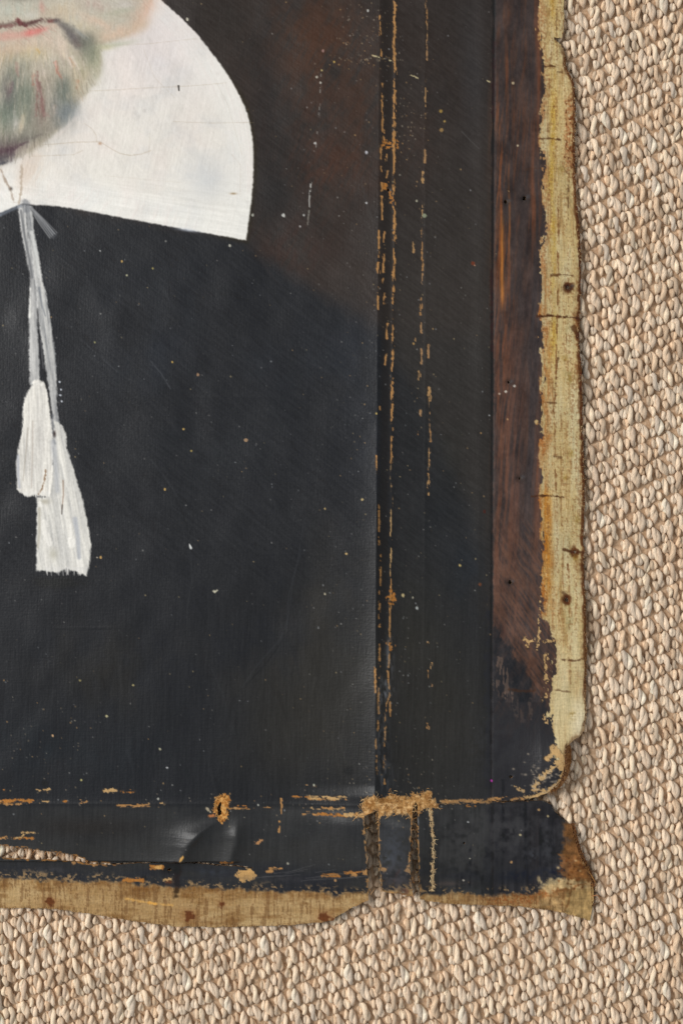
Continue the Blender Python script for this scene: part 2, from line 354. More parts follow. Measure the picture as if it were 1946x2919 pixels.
def raw_bottom():
    sl = box(-110, 2470, 1716, 2672); X, Y = PX[sl], PY[sl]
    xs = [-110, 0, 180, 357, 424, 536, 700, 779, 912, 1046, 1075, 1178, 1200, 1341, 1494, 1533, 1560, 1610, 1716]
    ys = [2508, 2510, 2519, 2519, 2533, 2537, 2541, 2546, 2553, 2553, 2538, 2536, 2546, 2556, 2558, 2546, 2530, 2515, 2505]
    b = np.interp(X[0], xs, ys)[None] + 8 * fbm(X, Y, 40, 30, 1, 4) + 5 * fbm(X, Y, 8, 8, 2, 3)
    d = Y - b; m = sstep(-7, 6, d)
    big = fbm(X, Y, 120, 26, 3, 4); fine = fbm(X, Y, 4.5, 4, 4, 3); weft = fbm(X, Y, 5, 40, 6, 2)
    base = np.zeros(X.shape + (3,), np.float32) + np.array((170, 138, 95), np.float32)
    def mix(c, a):
        nonlocal base
        base = base * (1 - a[..., None]) + np.asarray(c, np.float32) * a[..., None]
    mix((190, 162, 118), np.clip(.4 + .9 * big, 0, 1) * .8)
    mix((122, 86, 50), np.clip(-.1 + 1.1 * fbm(X, Y, 60, 20, 7, 4), 0, 1) * .75)
    mix((118, 80, 44), (1 - sstep(6, 40, d)) * (.32 + .3 * fbm(X, Y, 8, 20, 8, 2)))
    mix((140, 78, 40), sstep(1330, 1450, X) * (1 - sstep(14, 50, d)) * np.clip(.5 + fine, 0, 1) * .8)
    mix((90, 58, 30), sstep(.2, .6, weft + .5 * fine) * .5)
    base += (fine * 9 + weft * 8)[..., None]
    C[sl] = C[sl] * (1 - m[..., None]) + base * m[..., None]
    RO[sl] = RO[sl] * (1 - m) + .92 * m
    ZI[sl] += m * (weft * .04 + fine * .04)
    # speckled transition: bare threads in the last of the paint
    band = np.exp(-((d + 8) / 12) ** 2)
    a = band * sstep(.2, .5, .9 * fbm(X, Y, 8, 7, 9, 3) + .35 * fbm(X, Y, 50, 40, 11, 2)) * .75
    blend(sl, (178, 142, 96), a); RO[sl] = RO[sl] * (1 - a) + .9 * a
raw_bottom()
# corner of the lower margin: bare, brown
fill([(1606, 2340), (1650, 2340), (1730, 2500), (1730, 2560), (1560, 2562), (1566, 2540), (1616, 2520), (1624, 2470), (1616, 2400)], (116, 80, 48), 9, .95, rag=20, rs=26, seed=6, rough=.92)
fill([(1538, 2512), (1580, 2514), (1612, 2506), (1640, 2512), (1690, 2520), (1690, 2540), (1620, 2540), (1560, 2545), (1538, 2535)], (190, 166, 122), 7, .8, rag=14, rs=16, seed=7, rough=.92)
fill([(1618, 2545), (1720, 2530), (1720, 2660), (1606, 2640)], (158, 130, 86), 5, .85, rag=5, rs=12, seed=8, rough=.92)
fill([(1596, 2440), (1650, 2450), (1680, 2505), (1612, 2510)], (140, 94, 54), 6, .8, rag=9, rs=9, seed=9)
stroke([(1632, 2536), (1622, 2580), (1612, 2604)], 6, 4, (104, 66, 36), .7, 3, rag=2)
for k in range(60):
    blob(rng.uniform(1590, 1670), rng.uniform(2440, 2540), rng.uniform(2, 5), rng.uniform(2, 4), random.choice([(92, 54, 28), (218, 186, 134), (120, 74, 40)]), .8)
sl = box(1540, 2340, 1716, 2672); C[sl] *= (1 + .2 * fbm(PX[sl], PY[sl], 10, 12, 3, 3) + .12 * fbm(PX[sl], PY[sl], 40, 40, 6, 2))[..., None]
# rusty tack marks and stains on the lower margin
for x, y, r in [(141, 2577, 13), (538, 2617, 17), (926, 2621, 17), (948, 2628, 8), (480, 2520, 7), (630, 2585, 8)]:
    fill([(x + r * math.cos(t) * rng.uniform(.7, 1.2), y + r * math.sin(t) * rng.uniform(.6, 1.1)) for t in np.linspace(0, 2 * math.pi, 9)[:-1]], (84, 46, 30), 3, .88, rag=5, rs=7, seed=int(x) % 13)
    blob(x, y, r * 1.7, r * 1.3, (128, 78, 44), .35)
stroke([(355, 2568), (420, 2580), (490, 2588)], 5, 4, (222, 172, 98), .7, 3, rag=3); stroke([(420, 2580), (445, 2583)], 8, 6, (226, 168, 84), .8, 2, rag=2)
stroke([(506, 2462), (503, 2510), (500, 2560)], 16, 12, (38, 28, 22), .75, 6, rag=5, rs=12)
blob(485, 2482, 24, 14, (26, 22, 20), .9); blob(408, 2512, 7, 8, (20, 20, 22), .9)

# ---------------------------------------------------------------- white collar
def smooth_open(pts, it=2):
    p = np.asarray(pts, float)
    for _ in range(it):
        q = .75 * p[:-1] + .25 * p[1:]; r = .25 * p[:-1] + .75 * p[1:]
        p = np.concatenate([p[:1], np.stack([q, r], 1).reshape(-1, 2), p[-1:]])
    return p.tolist()
COL = [(-400, -300)] + smooth_open([(330, -300), (400, -60), (460, 0), (485, 22), (523, 56), (562, 96), (597, 141), (631, 185), (665, 238), (693, 291), (710, 339), (720, 397), (723, 460),
       (722, 509), (715, 582), (706, 650), (701, 684)]) + smooth_open([(701, 684), (654, 675), (533, 654), (412, 631), (315, 613), (194, 590), (136, 584), (92, 583), (70, 577), (48, 587), (0, 607), (-400, 760)])[1:]
sl = box(-110, -110, 800, 760); X, Y = PX[sl], PY[sl]
dcol = sdpoly(COL, X, Y)
blend(sl, (48, 42, 30), np.exp(-(np.clip(-dcol, 0, 99) / 9) ** 2) * sstep(100, 300, Y) * sstep(560, 700, X) * .8)
dc = dcol + 1.3 * fbm(X, Y, 8, 7, 3, 3)
mcol = sstep(-3.2, 2.8, dc)
ang = fbm(X, Y, 300, 300, 5, 2)
arc = fbm(np.hypot(X - 120, (Y - 480) * .95), np.arctan2(Y - 480, X - 120) * 500, 6, 90, 6, 3)     # strokes that follow the curved rim
hor = fbm(X, Y - .16 * X, 90, 5, 7, 3); ver = fbm(X + .25 * Y, Y, 5.5, 60, 8, 3); dab = fbm(X, Y, 26, 9, 9, 3, 55)
rimw = 1 - sstep(30, 110, dcol); lowW = sstep(470, 560, Y); midW = np.clip(1 - rimw - lowW, 0, 1)
tex = rimw * arc * .9 + lowW * hor * 1.0 + midW * (ver * .7 + dab * .4)
base = np.zeros(X.shape + (3,), np.float32) + np.array((225, 219, 210), np.float32)
def mixb(c, a):
    global base
    base = base * (1 - a[..., None]) + np.asarray(c, np.float32) * a[..., None]
mixb((214, 207, 206), np.exp(-(((X - 450) / 150) ** 2 + ((Y - 130) / 130) ** 2)) * .9)
mixb((232, 228, 219), sstep(400, 620, Y) * .9)
mixb((226, 214, 206), np.clip(.2 + .8 * fbm(X, Y, 90, 120, 10, 3), 0, 1) * .65)
mixb((202, 202, 201), np.clip(-.05 + .9 * fbm(X, Y, 60, 50, 11, 3), 0, 1) * .5)
mixb((236, 234, 228), rimw * .5 * sstep(60, 200, Y))
base += (tex * 6.5 + fbm(X, Y, 7, 7, 12, 2) * 2.5)[..., None]
mixb((190, 184, 178), sstep(.1, .9, fbm(X, Y, 16, 22, 13, 4, 15)) * .5 * np.exp(-(((X - 410) / 90) ** 2 + ((Y - 300) / 80) ** 2))); mixb((200, 194, 188), sstep(.35, 1., fbm(X, Y, 34, 14, 13, 3, 62)) * .22 * (1 - lowW * .5)); mixb((198, 200, 202), np.exp(-(((X - 590) / 60) ** 2 + ((Y - 520) / 60) ** 2)) * .5); mixb((206, 192, 186), sstep(.2, .8, arc) * rimw * .22); mixb((240, 238, 233), sstep(.2, .8, -arc) * rimw * .25)
C[sl] = C[sl] * (1 - mcol[..., None]) + base * mcol[..., None]
ZI[sl] += mcol * (.10 + tex * .038) ; RO[sl] = RO[sl] * (1 - mcol) + .5 * mcol
COLMASK = np.zeros((GH, GW), np.float32); COLMASK[sl] = dc
for p, w, a in [([(255, 258), (330, 255), (430, 250), (560, 243), (645, 236)], 2.4, .5), ([(300, 130), (420, 124), (560, 110)], 2.4, .45), ([(495, 346), (600, 350), (722, 348)], 2.4, .45),
                ([(80, 412), (150, 410), (220, 404), (285, 403), (312, 420), (340, 436), (370, 442), (405, 438), (430, 428)], 3, .6), ([(240, 350), (262, 366), (274, 384), (275, 404)], 2.4, .5),
                ([(80, 445), (150, 442), (210, 440), (235, 428)], 2.6, .45), ([(660, 440), (686, 470), (684, 560)], 2.2, .3), ([(600, 200), (650, 300), (690, 440)], 2, .3), ([(300, 500), (520, 520)], 2, .2), ([(428, 380), (424, 440)], 2, .3),
                ([(410, 140), (440, 220), (500, 280)], 3, .25), ([(60, 500), (58, 560), (52, 585)], 4, .5)]:
    stroke(p, w * .8, w * .8, (164, 146, 120), a * .55, 1.5, rag=.8)
stroke([(509, 244), (510, 257)], 5, 4, (40, 36, 32), .95, 1.6); blob(665, 551, 9, 3, (150, 124, 90), .8); blob(30, 537, 5, 5, (30, 26, 24), .9)
blob(285, 408, 5, 4, (170, 128, 96), .7); blob(100, 470, 40, 60, (216, 196, 178), .5, tex=tx); blob(70, 490, 22, 50, (206, 184, 166), .5, 15)
stroke([(0, 480), (14, 510), (30, 540), (40, 575)], 7, 4, (150, 130, 112), .7, 3, rag=3); stroke([(62, 470), (60, 540), (54, 580)], 6, 5, (168, 150, 130), .6, 3, rag=3)
blob(533, 655, 30, 4, (190, 196, 208), .6, 8)

# ---------------------------------------------------------------- face and beard
FACE = smooth_closed([(-400, -300), (520, -300), (470, -70), (432, 0), (410, 46), (388, 82), (362, 104), (336, 117), (300, 124), (284, 134), (288, 168), (292, 200), (276, 232), (252, 258),
        (208, 311), (174, 363), (136, 397), (97, 427), (48, 451), (0, 472), (-60, 490), (-400, 490)], 2)
sl = box(-110, -110, 560, 540); X, Y = PX[sl], PY[sl]
df = sdpoly(FACE, X, Y) + 4 * fbm(X, Y, 9, 12, 2, 3)
mf = sstep(-9, 9, df)
base = np.zeros(X.shape + (3,), np.float32) + np.array((184, 172, 154), np.float32)
mixb((190, 186, 172), np.clip(.4 + fbm(X, Y, 70, 60, 4, 3), 0, 1) * .7)
C[sl] = C[sl] * (1 - mf[..., None]) + base * mf[..., None]
RO[sl] = RO[sl] * (1 - mf) + .6 * mf
FACEMASK = np.full((GH, GW), -99, np.float32); FACEMASK[sl] = df
fx = lambda X, Y: np.clip(.75 + .6 * fbm(X, Y, 10, 26, 6, 3) , 0, 1)
# cheek and jowl
blob(420, 10, 26, 70, (214, 180, 160), .7, 32, tex=fx); blob(330, 92, 70, 18, (208, 182, 160), .8, -14, tex=fx); blob(310, 40, 50, 26, (184, 180, 160), .7, -20, tex=fx)
blob(345, 30, 40, 8, (160, 164, 140), .5, -14); blob(270, 12, 50, 18, (182, 160, 148), .7, 20, tex=fx); blob(400, 70, 28, 16, (198, 176, 150), .7, -35); blob(355, 12, 36, 14, (200, 192, 184), .7)
blob(230, 70, 60, 16, (200, 186, 158), .7, 24, tex=fx); blob(180, 25, 40, 24, (200, 180, 150), .6, tex=fx); blob(280, 62, 60, 14, (212, 184, 162), .7, 22, tex=fx)
blob(340, 125, 50, 8, (176, 178, 156), .6, -10); blob(300, 135, 22, 8, (198, 186, 140), .5)
# upper lip zone
blob(50, 25, 70, 32, (178, 180, 166), .85, tex=fx); blob(60, -8, 50, 12, (120, 116, 104), .6); blob(90, 42, 24, 12, (204, 202, 192), .6); blob(120, 22, 8, 20, (196, 140, 128), .6, -8, tex=fx); blob(150, 40, 40, 14, (190, 172, 150), .5)
# mouth line, lower lip
stroke([(-60, 76), (0, 72), (40, 66), (70, 66), (95, 62), (120, 55), (140, 59), (165, 56)], 16, 9, (104, 84, 76), .75, 6, rag=4, rs=8)
stroke([(50, 56), (58, 66), (75, 71)], 12, 8, (96, 42, 44), .8, 4, rag=3, rs=6); stroke([(70, 68), (95, 62), (118, 54)], 10, 6, (84, 52, 50), .7, 4, rag=2, rs=6); stroke([(140, 60), (160, 57)], 10, 7, (108, 60, 58), .7, 4)
stroke([(-60, 80), (0, 74), (40, 70)], 9, 8, (128, 82, 78), .5, 4, rag=3)
stroke([(-60, 104), (0, 100), (50, 96), (95, 90), (130, 82)], 26, 14, (200, 150, 136), .6, 10, rag=7, rs=14)
blob(92, 92, 20, 9, (206, 104, 100), .85, -14); blob(118, 84, 18, 7, (200, 116, 110), .6, -12); blob(35, 108, 34, 8, (206, 160, 146), .6, -8); blob(93, 90, 4, 4, (226, 170, 164), .8)
blob(150, 72, 22, 9, (196, 166, 148), .5)
# chin, light top of the beard
blob(130, 118, 60, 26, (206, 188, 170), .85, tex=fx); blob(60, 128, 60, 24, (204, 180, 160), .7, tex=fx); blob(20, 160, 40, 30, (200, 176, 140), .6, tex=fx); blob(95, 150, 50, 22, (204, 184, 140), .6, tex=fx)
blob(180, 130, 26, 40, (210, 190, 172), .7, -18, tex=fx)
# grey corner of the moustache
stroke([(166, 56), (186, 74), (206, 100), (226, 122)], 14, 36, (108, 104, 98), .75, 12, rag=8, rs=12)
stroke([(160, 58), (190, 84), (206, 104)], 10, 12, (96, 88, 88), .55, 8); blob(250, 115, 30, 24, (112, 112, 102), .85, 20, tex=fx); blob(258, 150, 22, 34, (128, 130, 112), .85, -8, tex=fx); blob(218, 116, 12, 14, (110, 92, 92), .6)
blob(230, 96, 22, 5, (150, 152, 150), .6, 40); blob(228, 128, 10, 6, (128, 98, 94), .5); blob(278, 160, 12, 50, (172, 168, 140), .7); blob(250, 195, 34, 34, (176, 172, 146), .8, tex=fx); blob(210, 165, 10, 50, (176, 170, 146), .6, -20, tex=fx)
# beard: upright grey-green and violet strands
bt = lambda X, Y: np.clip(.95 + .55 * fbm(X, Y, 7, 34, 8, 3), 0, 1)
for x, y, rx, ry, c, a, r in [(30, 250, 34, 80, (118, 122, 110), .9, 6), (78, 265, 26, 80, (118, 126, 112), .9, 0), (180, 265, 26, 46, (110, 116, 106), .95, -4), (140, 290, 50, 80, (136, 132, 120), .85, 4),
                              (175, 320, 44, 40, (130, 134, 132), .9, 40), (20, 340, 60, 50, (124, 130, 116), .85, 0), (70, 370, 70, 36, (140, 136, 122), .85, -14), (130, 350, 34, 44, (148, 142, 128), .7, 30), (36, 200, 30, 30, (150, 148, 132), .6, 0),
                              (110, 215, 40, 40, (178, 164, 146), .6, 0), (30, 300, 20, 40, (106, 112, 104), .7, 0), (10, 410, 60, 22, (104, 96, 92), .8, -16), (225, 225, 26, 36, (176, 162, 134), .7, 20), (215, 265, 22, 26, (180, 168, 142), .6, 20), (165, 210, 20, 40, (168, 158, 138), .5, 0)]:
    blob(x, y, rx, ry, c, a, r, tex=bt)
for p, w0, w1, c, a in [([(105, 205), (106, 260), (103, 330)], 7, 4, (126, 76, 72), .55), ([(95, 212), (93, 240)], 9, 6, (176, 116, 100), .6), ([(112, 235), (122, 300), (124, 330)], 8, 5, (124, 86, 84), .6), ([(158, 178), (166, 208), (176, 222)], 9, 4, (184, 112, 94), .7),
                        ([(34, 235), (30, 262)], 12, 8, (120, 92, 98), .7), ([(48, 180), (52, 215)], 12, 8, (168, 126, 116), .5), ([(40, 320), (46, 350)], 16, 10, (196, 188, 178), .6), ([(66, 330), (58, 370)], 14, 8, (190, 176, 150), .7), ([(72, 300), (62, 350)], 6, 4, (164, 162, 140), .6),
                        ([(140, 262), (136, 310)], 16, 8, (184, 176, 160), .5), ([(156, 300), (150, 330)], 10, 6, (176, 160, 146), .5), ([(126, 320), (140, 330)], 14, 6, (168, 132, 124), .5), ([(222, 228), (218, 250)], 6, 4, (188, 136, 104), .6), ([(200, 165), (214, 188)], 5, 4, (196, 150, 120), .6),
                        ([(186, 150), (206, 190)], 6, 5, (222, 206, 190), .7), ([(205, 160), (225, 195)], 5, 4, (214, 200, 184), .6), ([(178, 130), (184, 165)], 6, 3, (222, 204, 180), .6), ([(0, 430), (25, 428), (50, 415), (80, 402)], 18, 6, (84, 62, 70), .75), ([(-60, 452), (0, 446), (36, 436)], 20, 12, (92, 78, 78), .75),
                        ([(-60, 476), (0, 466), (22, 458)], 14, 6, (74, 76, 82), .8), ([(18, 428), (34, 424)], 10, 7, (66, 44, 56), .8), ([(60, 400), (100, 388), (120, 382)], 10, 6, (110, 100, 96), .5), ([(106, 140), (112, 148)], 5, 4, (196, 160, 100), .5)]:
    stroke(p, w0, w1, c, a, 3.5, rag=3, rs=8, seed=int(abs(p[0][0])) % 11)
stroke([(215, 335), (180, 372), (150, 395)], 10, 8, (214, 204, 196), .6, 5)
for k in range(900):     # individual beard and skin hair strokes
    x, y = rng.uniform(-60, 285), rng.uniform(140, 440)
    sl1 = box(x, y, x, y)
    if FACEMASK[sl1].size == 0 or FACEMASK[sl1][0, 0] < 10: continue
    bc = C[sl1][0, 0]; an = math.radians(90 + rng.uniform(-14, 14) - (x - 90) * .12); L = rng.uniform(10, 34)
    stroke([(x, y), (x + L * math.cos(an), y + L * math.sin(an))], rng.uniform(2, 3.6), 2, bc + rng.choice([-28, -18, 16, 26]) * np.array((1, rng.uniform(.8, 1.05), rng.uniform(.75, 1.1))), .5, 2)
for k in range(260):
    x, y = rng.uniform(-60, 420), rng.uniform(-60, 150)
    sl1 = box(x, y, x, y)
    if FACEMASK[sl1].size == 0 or FACEMASK[sl1][0, 0] < 8: continue
    bc = C[sl1][0, 0]; an = math.radians(rng.uniform(15, 55)); L = rng.uniform(10, 30)
    stroke([(x, y), (x + L * math.cos(an), y + L * math.sin(an))], rng.uniform(2, 5), 2, bc + rng.choice([-12, -8, 9, 13]), .5, 2)
for x, y, rx, ry, c, a, r in [(245, 128, 30, 26, (104, 106, 96), .6, 20), (262, 158, 20, 30, (126, 130, 110), .6, -8), (205, 100, 20, 12, (100, 94, 94), .55, 42), (30, 262, 26, 56, (98, 104, 96), .55, 4), (76, 285, 20, 60, (108, 116, 102), .5, 0),
                              (181, 256, 22, 40, (98, 106, 98), .65, -4), (192, 318, 22, 44, (118, 124, 126), .7, 38), (120, 330, 34, 50, (132, 118, 108), .45, 0), (18, 330, 40, 26, (100, 110, 96), .5, 0), (60, 395, 60, 14, (112, 108, 98), .55, -18), (15, 425, 50, 16, (80, 58, 64), .65, -14), (0, 455, 44, 14, (70, 66, 72), .7, -12),
                              (92, 90, 26, 10, (204, 112, 104), .5, -14), (30, 100, 40, 10, (204, 150, 136), .35, -6), (20, 140, 50, 14, (206, 178, 158), .5, 0), (24, 255, 12, 30, (120, 88, 96), .4, 0), (45, 352, 18, 20, (196, 190, 182), .45, 0), (62, 350, 8, 26, (206, 188, 160), .6, 14),
                              (340, 100, 50, 12, (206, 176, 150), .5, -14), (300, 130, 30, 8, (178, 178, 150), .5, -6), (410, 40, 14, 50, (212, 178, 156), .5, 32), (120, 300, 8, 30, (128, 74, 72), .45, 0)]:
    blob(x, y, rx, ry, c, a, r, tex=bt)
sl = box(-110, -110, 560, 540)
ZI[sl] += mf * (fbm(PX[sl], PY[sl], 5, 16, 14, 3) * .035); C[sl] += (mf * fbm(PX[sl], PY[sl], 5, 5, 15, 2) * 5)[..., None]

# ---------------------------------------------------------------- cords and tassels
CORD_A = [(51, 584), (74, 584), (80, 655), (96, 740), (108, 800), (112, 870), (107, 919), (111, 996), (115, 1090), (86, 1098), (85, 996), (84, 899), (87, 851), (85, 778), (73, 720), (61, 657)]
CORD_B = [(72, 584), (92, 586), (99, 671), (111, 730), (121, 793), (133, 841), (141, 890), (150, 957), (159, 1011), (162, 1093), (162, 1156), (171, 1208), (150, 1212), (148, 1180), (141, 1117), (131, 1045), (117, 948), (109, 905), (104, 820), (92, 740), (80, 660)]
TAS_A = [(98, 1084), (112, 1082), (127, 1090), (134, 1107), (141, 1143), (149, 1190), (152, 1268), (152, 1340), (144, 1418), (126, 1416), (98, 1410), (86, 1416), (71, 1412), (58, 1404), (49, 1394), (46, 1321), (52, 1283), (64, 1232), (67, 1173), (71, 1137), (86, 1108)]
TAS_B = [(150, 1196), (168, 1204), (180, 1215), (190, 1247), (190, 1274), (202, 1312), (220, 1372), (238, 1432), (253, 1512), (260, 1551), (254, 1615), (246, 1642), (226, 1632), (205, 1626), (190, 1620), (164, 1632), (140, 1630), (120, 1626), (104, 1626), (104, 1536), (107, 1420), (140, 1416), (150, 1340), (150, 1260)]
def white_thing(pts, colr, lo, hi, mask, alpha=.96, slant=0.0, relief=.2, patches=()):
    p = np.asarray(pts, float)
    sl = box(p[:, 0].min() - 12, p[:, 1].min() - 12, p[:, 0].max() + 12, p[:, 1].max() + 12); X, Y = PX[sl], PY[sl]
    d = sdpoly(p, X, Y) + 2.2 * fbm(X, Y, 5, 9, 4, 3)
    m = sstep(-3.6, 3.0, d) * alpha
    stv = fbm(X - slant * Y, Y, 5.0, 90, 5, 3); st2 = fbm(X - slant * Y, Y, 15, 130, 6, 3); fn = fbm(X, Y, 5, 6, 7, 2)
    t = np.clip(.62 + .55 * st2 + .45 * stv, 0, 1)[..., None]
    b = np.asarray(lo, np.float32) * (1 - t) + np.asarray(hi, np.float32) * t + (fn * 7)[..., None]
    C[sl] = C[sl] * (1 - m[..., None]) + b * m[..., None]
    ZI[sl] += m * (relief + .10 * stv + .07 * st2); RO[sl] = RO[sl] * (1 - m) + .5 * m
    mask[sl] = np.maximum(mask[sl], d)
newmask = lambda: np.full((GH, GW), -99, np.float32)
MC_A, MC_B, MT_A, MT_B, MBOW = newmask(), newmask(), newmask(), newmask(), newmask()
blob(105, 1000, 34, 300, (34, 35, 38), .4); blob(170, 1660, 90, 22, (30, 30, 31), .7)
white_thing(CORD_A, 0, (142, 142, 142), (208, 206, 202), MC_A, .92, .03)
white_thing(CORD_B, 0, (146, 147, 148), (212, 210, 205), MC_B, .92, .13)
white_thing(TAS_B, 0, (196, 194, 189), (233, 229, 220), MT_B, .96, .17)
white_thing(TAS_A, 0, (208, 204, 197), (240, 235, 225), MT_A, .97, .02)
stroke([(60, 600), (68, 660), (84, 740), (92, 790)], 7, 5, (84, 86, 90), .6, 3); stroke([(90, 660), (104, 730), (110, 790)], 10, 6, (214, 214, 210), .7, 3, rag=2)
stroke([(112, 820), (120, 870), (130, 900)], 6, 3, (110, 114, 120), .7, 3); stroke([(88, 820), (87, 860), (86, 905)], 5, 5, (220, 218, 212), .8, 2, rag=2, relief=.15); blob(86, 898, 5, 8, (232, 230, 222), .9)
stroke([(108, 880), (112, 950), (122, 1040), (138, 1120), (148, 1190)], 4, 6, (36, 36, 38), .8, 2.2, rag=1.5); stroke([(116, 970), (124, 1050)], 3, 3, (120, 120, 122), .6, 2)
stroke([(148, 1185), (152, 1230), (156, 1262)], 9, 5, (92, 94, 98), .7, 4, rag=3); blob(156, 1237, 4, 8, (44, 30, 28), .85); stroke([(152, 1260), (160, 1340), (164, 1400)], 16, 12, (168, 170, 174), .6, 6)
stroke([(131, 1340), (126, 1375), (118, 1398), (111, 1408)], 4, 4, (128, 96, 68), .8, 2, rag=2, rs=5); stroke([(180, 1370), (181, 1410), (177, 1450)], 4, 3, (140, 112, 92), .7, 2); stroke([(178, 1440), (176, 1465)], 4, 3, (60, 52, 48), .7, 2)
stroke([(80, 1220), (74, 1290), (66, 1370)], 4, 3, (176, 168, 156), .7, 2); stroke([(94, 1200), (92, 1300), (90, 1390)], 4, 3, (184, 172, 160), .6, 2); stroke([(52, 1300), (52, 1350), (56, 1390)], 8, 6, (172, 174, 182), .7, 3)
blob(152, 1580, 12, 16, (190, 186, 172), .9); blob(128, 1430, 14, 8, (178, 172, 156), .8); stroke([(112, 1450), (112, 1520), (108, 1560)], 8, 6, (180, 174, 158), .7, 3)
for p, w in [([(128, 1490), (132, 1520), (142, 1550)], 16), ([(202, 1500), (204, 1530)], 9), ([(205, 1545), (207, 1552)], 24), ([(230, 1600), (232, 1630)], 16), ([(116, 1434), (120, 1442)], 9), ([(98, 1092), (122, 1096)], 10)]:
    stroke(p, w, w, (236, 232, 224), .85, 3, rag=3, rs=6, relief=.18)
stroke([(214, 1480), (222, 1530), (226, 1590)], 14, 10, (168, 172, 180), .6, 4)
stroke([(72, 578), (80, 590), (76, 600)], 24, 18, (120, 122, 126), .7, 5, rag=4)
stroke([(0, 612), (30, 598), (58, 586)], 10, 8, (112, 118, 128), .7, 4); stroke([(-60, 640), (0, 612)], 10, 8, (112, 118, 128), .7, 4)
for k in range(9):
    o = (k - 4) * 2.4
    stroke([(88 + o * .3, 592 - o * .1), (122 + o * .8, 634 - o * .6), (150 + o + rng.uniform(-6, 4), 670 - o * .8)], 3.6, 3.2, (140 + rng.uniform(-30, 30),) * 3, .62, 2)
stroke([(88, 592), (122, 634), (150, 668)], 8, 22, (116, 118, 122), .35, 5)
sl = box(80, 580, 170, 690); d_, t_ = sdline([(88, 592), (122, 634), (150, 668)], PX[sl], PY[sl]); MBOW[sl] = (8 + 14 * t_) * .5 + 2 - d_
for k in range(34):      # ragged tassel ends
    x = rng.uniform(104, 250); stroke([(x, 1618), (x + rng.uniform(-2, 3), 1634 + rng.uniform(-8, 8))], 3.5, 1.5, (216, 213, 208), .7, 1.5)
for k in range(18):
    x = rng.uniform(52, 142); stroke([(x, 1404), (x + rng.uniform(-2, 3), 1416 + rng.uniform(-5, 5))], 5, 2, (226, 223, 216), .7, 1.5)

# ---------------------------------------------------------------- abrasions to the bare canvas
def worn(pts, w, thr=-.1, col=TAN, ts=(5, 24), seed=2, alpha=.95, rag=2.0):
    stroke(pts, w, w, (60, 44, 32), .5, 3.5, rag=rag, rs=8, seed=seed, thr=thr - .1, ts=ts, rough=.9)
    stroke(pts, w, w, col, alpha, 1.3, rag=rag, rs=7, seed=seed, thr=thr, ts=ts, relief=-.08, rough=.92)
# slightly browner valley between the two creases, its shade painted in
stroke([(1105, -110), (1103, 300), (1102, 700), (1096, 1200), (1090, 1700), (1086, 1850)], 34, 22, (42, 38, 35), .5, 9)
XB = [(1125, -110), (1125, 60), (1122, 130), (1126, 200), (1124, 300), (1122, 400), (1122, 520), (1124, 620), (1123, 740), (1121, 800), (1118, 900), (1119, 1000), (1117, 1060), (1116, 1180), (1114, 1320), (1117, 1410), (1114, 1500), (1113, 1560), (1114, 1640), (1111, 1740), (1109, 1830), (1107, 1900)]
worn(XB[:10], 7.5, -.2, ts=(6, 22), seed=3, rag=3); worn(XB[9:15], 5.5, -.1, ts=(6, 26), seed=4, rag=3); worn(XB[14:19], 4.5, -.2, col=TANL, ts=(6, 36), seed=5); worn(XB[18:], 5, -.15, seed=6)
worn([(1104, 1900), (1110, 1980), (1098, 2010), (1096, 2120), (1094, 2170), (1096, 2230)], 4.5, .0, seed=7); worn([(1111, 2000), (1111, 2040)], 5, -.2, seed=8)
for y0, y1, x, w in [(48, 102, 1083, 4), (143, 160, 1087, 6), (240, 250, 1089, 3.5), (268, 372, 1089, 5), (372, 396, 1091, 8), (424, 452, 1085, 5), (476, 490, 1086, 4), (522, 545, 1088, 6), (560, 590, 1087, 6), (594, 626, 1088, 5),
                     (660, 735, 1079, 4.5), (752, 778, 1077, 9), (800, 806, 1090, 4), (820, 828, 1079, 4), (836, 882, 1077, 4.5), (1160, 1168, 1082, 4), (1300, 1350, 1072, 2.5), (1438, 1448, 1079, 4), (1455, 1515, 1079, 5), (1532, 1553, 1079, 4.5),
                     (1580, 1588, 1085, 4), (1598, 1668, 1083, 4.5), (1685, 1692, 1082, 4), (1712, 1760, 1080, 4.5), (1778, 1785, 1081, 4), (1835, 1880, 1081, 4.5), (1888, 1930, 1080, 4), (1900, 1970, 1068, 5), (1960, 2030, 1078, 5), (2050, 2080, 1076, 4), (2100, 2130, 1071, 3), (2150, 2200, 1073, 3.5)]:
    worn([(x, y0), (x + rng.uniform(-1.5, 1.5), (y0 + y1) / 2), (x + rng.uniform(-1, 1), y1)], w, -.45, seed=int(y0) % 15)
for y0, y1, x, w in [(440, 460, 1100, 4), (488, 505, 1103, 5), (660, 690, 1094, 4.5), (725, 775, 1092, 6), (795, 805, 1090, 4), (838, 866, 1095, 5), (925, 965, 1102, 6), (1010, 1038, 1098, 6.5)]:
    worn([(x + 2, y0), (x, (y0 + y1) / 2), (x - 1, y1)], w, -.35, seed=int(y0) % 15)
